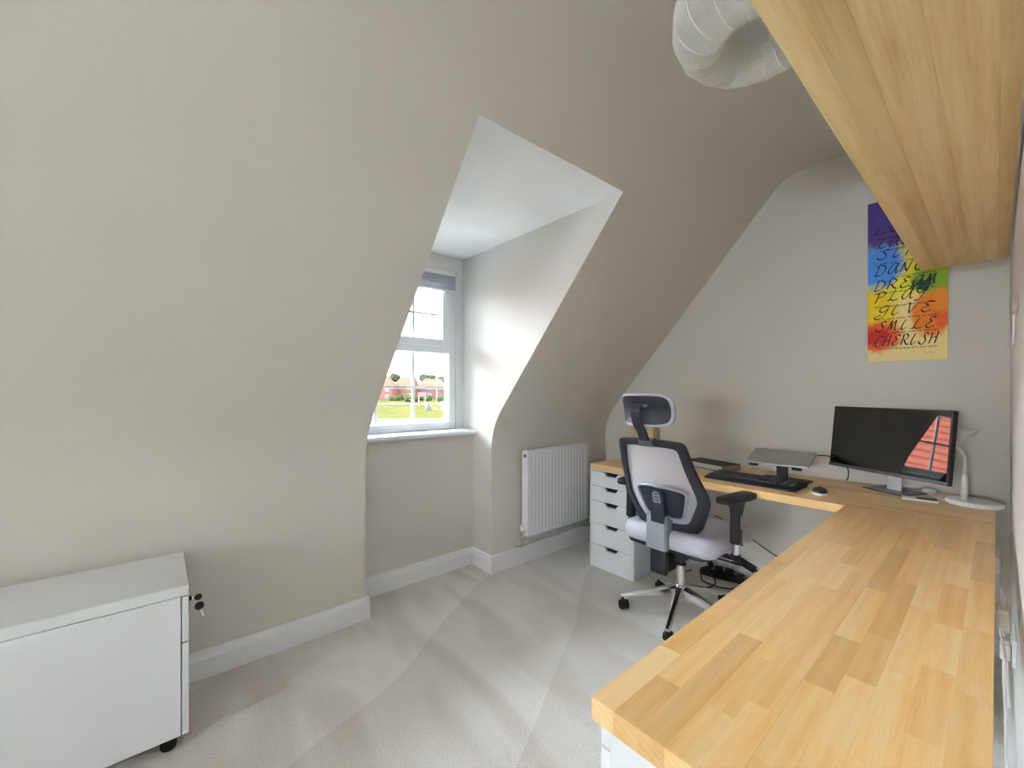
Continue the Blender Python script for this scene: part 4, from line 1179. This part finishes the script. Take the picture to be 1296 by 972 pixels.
# ------------------------------------------------------------------ oak shelf over the worktop
SZ = 1.834
shf = thing('wall_shelf', 'thick oak wall shelf seen from below along the right wall', 'shelf')
edges = [-0.236, -0.196, -0.146, -0.072, 0.004, 0.032]
tints = [(1.04, 1.02, 0.99, 1), (0.86, 0.82, 0.75, 1), (0.98, 0.95, 0.91, 1), (1.05, 1.03, 1.0, 1), (0.88, 0.84, 0.79, 1)]
for (a, b), c in zip(zip(edges[:-1], edges[1:]), tints):
    bm = NB(); bx(bm, a, b, 0.25, 2.80, SZ, SZ + 0.05, 0.0007); o = obj('board', bm, M['oak'], shf); o.color = c
bm = NB(); bx(bm, -0.2385, -0.236, 0.25, 2.80, SZ, SZ + 0.05, 0.0008); o = obj('edge_strip', bm, M['oak'], shf); o.color = (1.12, 1.1, 1.06, 1)

# ------------------------------------------------------------------ pendant lamp of wound cotton thread
pcx, pcy, pcz = -0.452, 1.325, 2.372
pen = thing('pendant_lamp', 'round white thread-wound pendant lampshade under the ceiling', 'lamp', (pcx, pcy, pcz))
prof = cat([(0.080, -0.060, 0), (0.088, -0.092, 0), (0.125, -0.122, 0), (0.175, -0.110, 0), (0.216, -0.065, 0), (0.232, 0.0, 0), (0.216, 0.065, 0), (0.175, 0.110, 0), (0.125, 0.122, 0), (0.088, 0.092, 0), (0.080, 0.060, 0)], 6)
NR = 18
bm = NB()
for k in range(NR):
    a = 2 * PI * k / NR
    add_tube(bm, [(p.x * math.cos(a), p.x * math.sin(a), p.y) for p in prof], 0.0019, 6)
obj('ribs', bm, M['thread'], pen, smooth=True)
dense = []
tot = [0]
for p, q_ in zip(prof[:-1], prof[1:]): tot.append(tot[-1] + (q_ - p).length)
NT = 132
for k in range(NT + 1):
    s_ = tot[-1] * k / NT
    i = max(j for j in range(len(tot)) if tot[j] <= s_ + 1e-9); i = min(i, len(prof) - 2)
    f_ = (s_ - tot[i]) / (tot[i + 1] - tot[i]); dense.append(prof[i].lerp(prof[i + 1], f_))
bm = NB()
for p in dense:
    pts = []
    for k in range(NR):
        for u in (0, 0.5):
            a = 2 * PI * (k + u) / NR
            sag = 1.0 - (0.012 if u else 0)
            pts.append((p.x * sag * math.cos(a), p.x * sag * math.sin(a), p.y))
    add_tube(bm, pts, 0.0015, 4, closed=True)
o = obj('threads', bm, M['thread'], pen, smooth=True); o['kind'] = 'stuff'
for s_ in (-1, 1):
    bm = NB(); add_tube(bm, [(0.080 * math.cos(2 * PI * k / 36), 0.080 * math.sin(2 * PI * k / 36), s_ * 0.060) for k in range(36)], 0.0025, 6, closed=True); obj('ring', bm, M['thread'], pen, smooth=True)
bm = NB()
for k in range(3):
    a = 2 * PI * k / 3; add_tube(bm, [(0.02 * math.cos(a), 0.02 * math.sin(a), 0.075), (0.08 * math.cos(a), 0.08 * math.sin(a), 0.060)], 0.0015, 6)
obj('spider', bm, M['thread'], pen)
bm = NB(); add_lathe(bm, [(0, 0.13), (0.018, 0.128), (0.02, 0.075), (0.016, 0.06), (0, 0.06)], (0, 0, 0), 18); obj('lamp_holder', bm, M['lamp'], pen, smooth=True, angle=40)
bm = NB(); add_tube(bm, [(0, 0, 0.128), (0, 0, ZC - pcz - 0.02)], 0.003, 8); obj('cord', bm, M['lamp'], pen, smooth=True)
bulb_m = bpy.data.materials.new('opal_bulb'); bulb_m.use_nodes = True
e_ = bulb_m.node_tree.nodes['Principled BSDF']; e_.inputs['Roughness'].default_value = 0.3
nb_ = bulb_m.node_tree.nodes.new('ShaderNodeTexNoise'); nb_.inputs['Scale'].default_value = 8; bulb_m.node_tree.links.new(nb_.outputs['Color'], e_.inputs['Base Color'])
bm = NB(); add_lathe(bm, [(0, 0.012), (0.018, 0.018), (0.024, 0.035), (0.018, 0.055), (0.012, 0.062), (0, 0.062)], (0, 0, 0), 18); obj('bulb', bm, bulb_m, pen, smooth=True)
bm = NB(); add_lathe(bm, [(0, ZC - pcz - 0.026), (0.02, ZC - pcz - 0.026), (0.045, ZC - pcz - 0.006), (0.046, ZC - pcz - 0.0005), (0, ZC - pcz - 0.0005)], (0, 0, 0), 24); obj('ceiling_rose', bm, M['lamp'], pen, smooth=True, angle=40)

cpl = thing('added_ceiling_panel', 'unseen white ceiling panel added to carry the fill light above the camera', 'ceiling light', (-0.42, -0.35, ZC))  # added housing for the ceiling fill light, out of view
bm = NB(); ring_ = [(-0.40, -0.50, 0.40, -0.46), (-0.40, 0.46, 0.40, 0.50), (-0.40, -0.46, -0.36, 0.46), (0.36, -0.46, 0.40, 0.46)]
for x0, y0, x1, y1 in ring_: bx(bm, x0, x1, y0, y1, -0.03, -0.0005)
obj('frame', bm, M['lamp'], cpl)
bm = NB(); bx(bm, -0.36, 0.36, -0.46, 0.46, -0.012, -0.008); obj('back_plate', bm, M['lamp'], cpl)
# ------------------------------------------------------------------ cables and sockets
def cable(name, pts, r, mat, label, sub=6):
    bm = NB(); add_tube(bm, cat(pts, sub), r, 8); return tag(obj(name, bm, mat, smooth=True), label, 'cable')


ps = thing('power_strip', 'black power strip lying on the carpet under the back worktop', 'power strip', (-1.18, 2.87, 0.0), rz(0.2))
bm = NB(); bx(bm, -0.15, 0.15, -0.028, 0.028, 0.001, 0.04, 0.008, 2); obj('body', bm, M['rubber'], ps)
for k in range(4):
    bm = NB(); bx(bm, -0.125 + k * 0.066, -0.08 + k * 0.066, -0.022, 0.022, 0.0395, 0.075 if k in (1, 2) else 0.055, 0.006, 2); obj('plug', bm, M['dark'], ps)
ad = thing('power_adapter', 'black power adapter block hanging on the wall under the back worktop', 'adapter', (-1.10, 2.975, 0.105), (0, 0.35, 0))
bm = NB(); bx(bm, -0.075, 0.075, -0.022, 0.022, -0.019, 0.019, 0.006, 2); obj('body', bm, M['rubber'], ad)
bm = NB(); bx(bm, 0.073, 0.092, -0.008, 0.008, -0.008, 0.008, 0.003); obj('strain_relief', bm, M['rubber'], ad)
cable('power_cable', [(-1.370, 2.80, 0.02), (-1.410, 2.66, 0.006), (-1.310, 2.58, 0.005), (-1.220, 2.62, 0.005), (-1.180, 2.72, 0.008), (-1.230, 2.80, 0.03), (-1.280, 2.78, 0.05), (-1.250, 2.70, 0.02), (-1.150, 2.72, 0.005), (-1.050, 2.78, 0.005)], 0.0042, M['rubber'], 'black power cable looped on the carpet behind the chair base')
cable('power_cable', [(-1.150, 2.86, 0.06), (-1.120, 2.80, 0.10), (-1.050, 2.84, 0.07), (-0.970, 2.80, 0.02), (-0.850, 2.82, 0.006), (-0.750, 2.86, 0.006)], 0.004, M['rubber'], 'black cable running right from the power strip over the carpet')
cable('power_cable', [(-1.090, 2.78, 0.006), (-1.010, 2.68, 0.006), (-0.910, 2.74, 0.006), (-0.990, 2.84, 0.006), (-0.870, 2.92, 0.006), (-0.710, 2.90, 0.006)], 0.0035, M['rubber'], 'tangled thin black cable on the carpet under the adapter block')
cable('power_cable', [(-0.950, 2.995, 0.105), (-0.870, 2.99, 0.10), (-0.770, 2.97, 0.03), (-0.650, 2.95, 0.006)], 0.003, M['rubber'], 'short black lead dropping from the wall adapter to the carpet')
cable('wall_cable', [(-1.30, 3.008, 0.37), (-1.20, 3.010, 0.335), (-1.095, 3.010, 0.283), (-1.0, 3.010, 0.235), (-0.908, 3.010, 0.194), (-0.75, 3.010, 0.16), (-0.5, 3.010, 0.15)], 0.0035, M['rubber'], 'black cable drooping across the back wall under the worktop')
bm = NB(); add_tube(bm, cat([(-1.50, 2.93, 0.13), (-1.42, 2.95, 0.17), (-1.34, 2.94, 0.13), (-1.28, 2.90, 0.04)], 6), [0.020 + 0.003 * math.sin(k * 1.1) for k in range(19)], 10)
tag(obj('cable_bundle', bm, M['rubber'], smooth=True), 'thick black cable bundle hanging behind the office chair seat', 'cable')

sk = thing('wall_socket', 'white double wall socket on the right wall behind the worktop', 'socket', (XR, 2.08, 0.44))
bm = NB(); bx(bm, -0.010, -0.0005, -0.073, 0.073, -0.043, 0.043, 0.003, 2); obj('plate', bm, M['lamp'], sk)
for k in (-1, 1):
    bm = NB(); bx(bm, -0.0125, -0.0095, k * 0.03 - 0.008, k * 0.03 + 0.008, 0.012, 0.03, 0.001); obj('switch', bm, M['lamp'], sk)
pl = thing('plug', 'cream plug pushed into the wall socket behind the worktop', 'plug', (XR - 0.0105, 2.05, 0.43))
bm = NB(); bx(bm, -0.024, -0.0002, -0.024, 0.024, -0.026, 0.022, 0.006, 2); obj('body', bm, M['plastic_cream'], pl)
bm = NB(); add_tube(bm, cat([(-0.014, 0, -0.024), (-0.016, -0.01, -0.08), (-0.012, -0.06, -0.2), (-0.012, -0.1, -0.42)], 5), 0.0035, 8); obj('cord', bm, M['lamp'], pl, smooth=True)
ext = thing('extension_block', 'white extension block fixed at the rear edge of the long worktop', 'extension', (-0.006, 2.22, 0.664))
bm = NB(); bx(bm, -0.045, 0.016, -0.07, 0.07, -0.03, 0.03, 0.006, 2); obj('body', bm, M['plastic_cream'], ext)
cable('extension_cable', [(0.006, 2.16, 0.64), (0.012, 2.10, 0.55), (0.014, 2.0, 0.5), (0.010, 1.93, 0.53), (0.006, 1.85, 0.56), (0.016, 1.75, 0.52), (0.02, 1.66, 0.44)], 0.0032, M['lamp'], 'white extension cable hanging in the gap behind the long worktop')
ad2 = thing('charger', 'cream charger hanging on its cable behind the long worktop', 'charger', (0.012, 1.86, 0.60))
bm = NB(); bx(bm, -0.014, 0.012, -0.035, 0.035, -0.028, 0.028, 0.007, 2); obj('body', bm, M['plastic_cream'], ad2)
bm = NB(); add_tube(bm, cat([(0, 0, 0.027), (0.002, 0.02, 0.05), (-0.006, 0.05, 0.068)], 5), 0.003, 8); obj('cord', bm, M['lamp'], ad2, smooth=True)

# hook and tag on the right wall
hk = thing('wall_hook', 'small chrome hook with a white tag on the right wall', 'hook', (XR, 1.93, 1.50))
bm = NB(); bx(bm, -0.003, -0.0003, -0.012, 0.012, -0.02, 0.045, 0.001); obj('plate', bm, M['chrome'], hk)
bm = NB(); add_tube(bm, cat([(-0.002, 0, 0.03), (-0.008, 0, 0.02), (-0.010, 0, 0.0), (-0.009, 0, -0.01), (-0.006, 0, -0.008)], 4), 0.0018, 8); obj('hook', bm, M['chrome'], hk, smooth=True)
tg = thing('tag', 'white card tag hanging from the chrome wall hook', 'tag', (XR - 0.0085, 1.93, 1.488))
bm = NB(); add_tube(bm, [(0.001 * math.cos(t) , 0.010 * math.cos(t), 0.010 * math.sin(t)) for t in [2 * PI * k / 18 for k in range(18)]], 0.0009, 6, closed=True); obj('ring', bm, M['chrome'], tg)
bm = NB(); bx(bm, -0.0022, 0.0022, -0.03, 0.03, -0.098, -0.009, 0.001); obj('card', bm, M['lamp'], tg)

# ------------------------------------------------------------------ outside: field, houses, trees
FW, RT_ = Vector((-math.sin(YAW), math.cos(YAW))), Vector((math.cos(YAW), math.sin(YAW)))
def gz(d): return -6.0 + 0.0293 * d           # the ground rises away from the house
def out(px, d, z=None):
    u = (px - CX) / F_PX; p = (FW + RT_ * u) * d
    return Vector((p.x, p.y, gz(d) if z is None else z))


M['grass'] = pm('meadow_grass', (52, 50, 27), 0.95, spec=0.0, var=0.14, scale=0.25)
M['gravel'] = pm('pale_gravel_path', (62, 58, 52), 0.95, spec=0.0, var=0.1, scale=0.6)
M['concrete'] = pm('bounce_concrete', (170, 169, 165), 0.9, spec=0.0, var=0.05, scale=1.5)
M['brick_a'] = pm('orange_brick', (96, 64, 50), 0.9, spec=0.0, var=0.1, scale=2)
M['brick_b'] = pm('red_brick', (88, 58, 51), 0.9, spec=0.0, var=0.1, scale=2)
M['tile'] = pm('orange_red_roof_tile', (84, 50, 39), 0.85, spec=0.05, var=0.12, scale=3)
M['tile_near'] = pm('terracotta_roof_tile', (176, 96, 78), 0.8, spec=0.05, var=0.14, scale=5)
M['leaf'] = pm('hedge_foliage', (42, 46, 26), 0.95, spec=0.0, var=0.3, scale=1.2)
M['leafdark'] = pm('tree_foliage', (38, 42, 32), 0.95, spec=0.0, var=0.3, scale=0.8)
M['bark'] = pm('tree_bark', (96, 78, 60), 0.95, var=0.2, scale=3)
M['wind'] = pm('dark_house_window', (52, 50, 56), 0.2, var=0.1, scale=2)
M['galv'] = pm('galvanised_post', (150, 152, 156), 0.5, metal=0.3, var=0.05, scale=3)
M['pink'] = pm('pink_sign_board', (104, 44, 56), 0.6, var=0.04, scale=3)
M['yel'] = pm('yellow_tarpaulin', (84, 80, 22), 0.7, var=0.08, scale=2)
M['teal'] = pm('teal_tarpaulin', (36, 52, 46), 0.7, var=0.08, scale=2)
M['van'] = pm('white_painted_metal', (104, 105, 106), 0.5, var=0.03, scale=2)

def strip(name, d0, d1, mat, dz, u0=-1.5, u1=0.45):
    bm = NB(); N_ = 12
    A = [bm.verts.new(out(CX + F_PX * (u0 + (u1 - u0) * k / N_), d0, gz(d0) + dz)) for k in range(N_ + 1)]
    B = [bm.verts.new(out(CX + F_PX * (u0 + (u1 - u0) * k / N_), d1, gz(d1) + dz)) for k in range(N_ + 1)]
    for k in range(N_): bm.faces.new((A[k], A[k + 1], B[k + 1], B[k]))
    return struct(name, bm, mat)
strip('lawn', 12, 230, M['grass'], 0)
strip('footpath', 66, 76, M['gravel'], 0.05)
strip('footpath', 116, 124, M['gravel'], 0.05)
bm = NB(); bx(bm, -14, -2.9, -16, 14, -5.75, -5.65); struct('street', bm, M['concrete'])  # unseen street, made pale to bounce light up into the dormer

# frame whose y axis looks away from us along the view, x to the right
HROT = YAW


def house(label, px, d, wdt, dep, wall_h, roof_h, brick, hip, wins):
    p = out(px, d); t = thing('house', label, 'house', p, rz(HROT))
    bm = NB(); bx(bm, -wdt / 2, wdt / 2, 0, dep, -2.0, wall_h); obj('walls', bm, brick, t)
    bm = NB(); e = 0.35
    x0, x1, y0, y1 = -wdt / 2 - e, wdt / 2 + e, -e, dep + e
    a = [bm.verts.new(v) for v in ((x0, y0, wall_h - 0.1), (x1, y0, wall_h - 0.1), (x1, y1, wall_h - 0.1), (x0, y1, wall_h - 0.1))]
    r0 = bm.verts.new((x0 + hip[0], (y0 + y1) / 2, wall_h + roof_h)); r1 = bm.verts.new((x1 - hip[1], (y0 + y1) / 2, wall_h + roof_h))
    bm.faces.new((a[0], a[1], r1, r0)); bm.faces.new((a[1], a[2], r1)); bm.faces.new((a[2], a[3], r0, r1)); bm.faces.new((a[3], a[0], r0)); bm.faces.new(a[::-1])
    obj('roof', bm, M['tile'], t)
    for (x, z, w_, h_) in wins:
        bm = NB(); bx(bm, x - w_ / 2, x + w_ / 2, -0.08, 0.05, z, z + h_); f = obj('window', bm, M['van'], t)
        bm = NB(); bx(bm, x - w_ / 2 + 0.12, x + w_ / 2 - 0.12, -0.12, -0.07, z + 0.12, z + h_ - 0.12); obj('pane', bm, M['wind'], f)
    return t


house('red brick house at the far left of the view through the window', 484, 142, 6.6, 8, 4.4, 3.9, M['brick_b'], (0.3, 2.6), [(-2, 0.6, 1.2, 1.3), (1.6, 0.6, 1.2, 1.3), (1.6, 3.0, 1.2, 1.1)])
house('orange brick house with a broad roof left of the middle glazing bar', 510.5, 150, 6.6, 9, 4.8, 3.6, M['brick_a'], (1.9, 0.2), [(-2.2, 0.4, 1.3, 1.5), (-0.3, 0.4, 1.3, 1.5), (2.0, 0.4, 1.3, 1.5), (-1.8, 3.2, 1.2, 1.2), (1.6, 3.2, 1.2, 1.2)])
house('wide red brick house with a hipped roof right of the middle glazing bar', 544.5, 158, 10.4, 9, 4.4, 3.0, M['brick_b'], (2.6, 2.6), [(-3.6, 0.4, 1.4, 1.5), (-0.2, 0.4, 1.4, 1.5), (3.2, 0.4, 1.4, 1.5), (-3.6, 3.0, 1.2, 1.1), (0.0, 3.0, 1.2, 1.1), (3.6, 3.0, 1.2, 1.1)])
house('red house half hidden by the right window frame', 575, 150, 6.0, 8, 4.6, 3.2, M['brick_a'], (2.4, 0.2), [(-1.6, 0.5, 1.2, 1.4), (1.4, 0.5, 1.2, 1.4)])


def blob(bm, c, r, sd, sq=0.8):
    rr_ = random.Random(sd)
    g = bmesh.ops.create_icosphere(bm, subdivisions=2, radius=1.0)
    for v in g['verts']:
        k = r * (1 + rr_.uniform(-0.22, 0.22)); v.co = Vector(c) + Vector((v.co.x * k, v.co.y * k, v.co.z * k * sq))


for label, px, d, h, r in (('dark tree rising behind the gap between the two left houses', 499, 182, 10.2, 2.6), ('dark rounded tree behind the hipped roof', 541, 190, 10.0, 3.6), ('dark tree behind the right hand end of the houses', 559, 186, 9.2, 3.4)):
    p = out(px, d); t = thing('tree', label, 'tree', p)
    bm = NB(); add_cyl(bm, (0, 0, -1), (0, 0, h - 2 * r * 0.6), 0.3, 0.18, 8); obj('trunk', bm, M['bark'], t)
    bm = NB()
    for k in range(6):
        q = random.Random(k + int(px)); blob(bm, (q.uniform(-r * .5, r * .5), q.uniform(-r * .5, r * .5), h - r * 0.9 + q.uniform(-r * .3, r * .3)), r * q.uniform(.5, .75), k)
    obj('crown', bm, M['leafdark'], t)
for i, (label, px, d, r) in enumerate((('green bush in front of the left brick house', 497, 138, 1.5), ('green bush in front of the orange brick house', 506, 140, 1.6), ('tall green bush beside the middle glazing bar', 519, 132, 2.0), ('low bush under the pink sign board', 530, 140, 1.5), ('low bush in front of the hipped house', 541, 138, 1.6), ('bush at the right beside the lamp post', 556, 136, 1.5))):
    p = out(px, d); t = thing('bush', label, 'bush', p)
    bm = NB()
    for k in range(4):
        q = random.Random(k + i * 9); blob(bm, (q.uniform(-r, r), q.uniform(-r * .5, r * .5), r * 0.45), r * q.uniform(.55, .8), k + i, 0.9)
    obj('foliage', bm, M['leaf'], t)
    bm = NB(); add_cyl(bm, (0, 0, -0.3), (0, 0, r * 0.5), 0.12, seg=6); obj('stem', bm, M['bark'], t)
p = out(552.5, 120); t = thing('street_lamp', 'tall grey street lamp in front of the red houses', 'street lamp', p)
bm = NB(); add_cyl(bm, (0, 0, -0.2), (0, 0, 9.6), 0.09, 0.05, 8); obj('pole', bm, M['galv'], t)
bm = NB(); add_box(bm, (0, 0, 9.65), (0.9, 0.25, 0.12), 0.03); obj('lantern', bm, M['galv'], t)
p = out(534, 112); t = thing('sign_board', 'pink sign board on two posts before the houses', 'sign', p, rz(HROT))
bm = NB(); bx(bm, -1.1, 1.1, -0.04, 0.04, 2.6, 3.7); obj('board', bm, M['pink'], t)
for s_ in (-1, 1):
    bm = NB(); bx(bm, s_ * 0.9 - 0.05, s_ * 0.9 + 0.05, 0.04, 0.14, -0.2, 3.6); obj('post', bm, M['galv'], t)
p = out(547, 96); t = thing('tent', 'yellow and teal ridge tent pitched on the lawn', 'tent', p, rz(HROT + 0.25))
bm = NB(); add_prism(bm, [(-1.6, 0), (0.0, 0), (-0.9, 1.7)], 1, -0.4, 1.6); obj('door_side', bm, M['teal'], t)
bm = NB(); add_prism(bm, [(0.0, 0), (2.0, 0), (-0.9, 1.72)], 1, -0.5, 1.7); obj('fly_sheet', bm, M['yel'], t)
p = out(561.5, 98); t = thing('site_cabin', 'small white cabin standing right of the yellow tent', 'cabin', p, rz(HROT))
bm = NB(); bx(bm, -0.7, 0.7, 0, 1.4, -0.1, 1.7); obj('walls', bm, M['van'], t)
bm = NB(); bx(bm, -0.8, 0.8, -0.1, 1.5, 1.7, 1.8); obj('roof', bm, M['galv'], t)
bm = NB(); bx(bm, -0.3, 0.3, -0.03, 0.0, 0.0, 1.45); obj('door', bm, M['galv'], t)

# neighbour's house opposite, out of the direct view: its tiled roof is what the screen mirrors
nb = thing('house', 'neighbouring house with a big terracotta tiled roof mirrored in the screen', 'house', (-19.5, -8.2, -5.7))
bm = NB(); bx(bm, -4.2, 4.2, -9, 9, 0, 5.6); obj('walls', bm, M['brick_a'], nb)
nC = 17; ez, rzz = 5.5, 10.4; ex_, rx = 4.7, 0.0
bm = NB(); add_prism(bm, [(-ex_, ez - 0.1), (ex_, ez - 0.1), (0, rzz - 0.05)], 1, -9.3, 9.3); obj('gap_shade_underlay', bm, M['black'], nb)  # black shows through the tile gaps as painted shade lines
for side in (1, -1):
    for k in range(nC):
        t0, t1 = k / nC, (k + 0.88) / nC
        xa, za = side * (ex_ + (rx - ex_) * t0), ez + (rzz - ez) * t0
        xb, zb = side * (ex_ + (rx - ex_) * t1), ez + (rzz - ez) * t1
        bm = NB(); add_prism(bm, [(xa, za + 0.11), (xb, zb + 0.06), (xb, zb - 0.06), (xa, za - 0.02)], 1, -9.4, 9.4)
        obj('tile_course', bm, M['tile_near'], nb)
bm = NB(); add_cyl(bm, (0, -9.4, rzz + 0.05), (0, 9.4, rzz + 0.05), 0.14, seg=10); obj('ridge', bm, M['tile_near'], nb)

# alike things share a group
GROUPS = {'house': 'houses seen through the window', 'tree': 'trees behind the houses', 'bush': 'bushes in front of the houses', 'power_cable': 'black power cables under the back worktop',
          'drawer_unit': 'white drawer units under the worktops', 'worktop': 'beech block worktops', 'key': 'keys at the filing cabinet lock'}
for o in list(COL.objects):
    if o.parent is None and 'label' in o:
        g = GROUPS.get(o.name.split('.')[0])
        if g: o['group'] = g
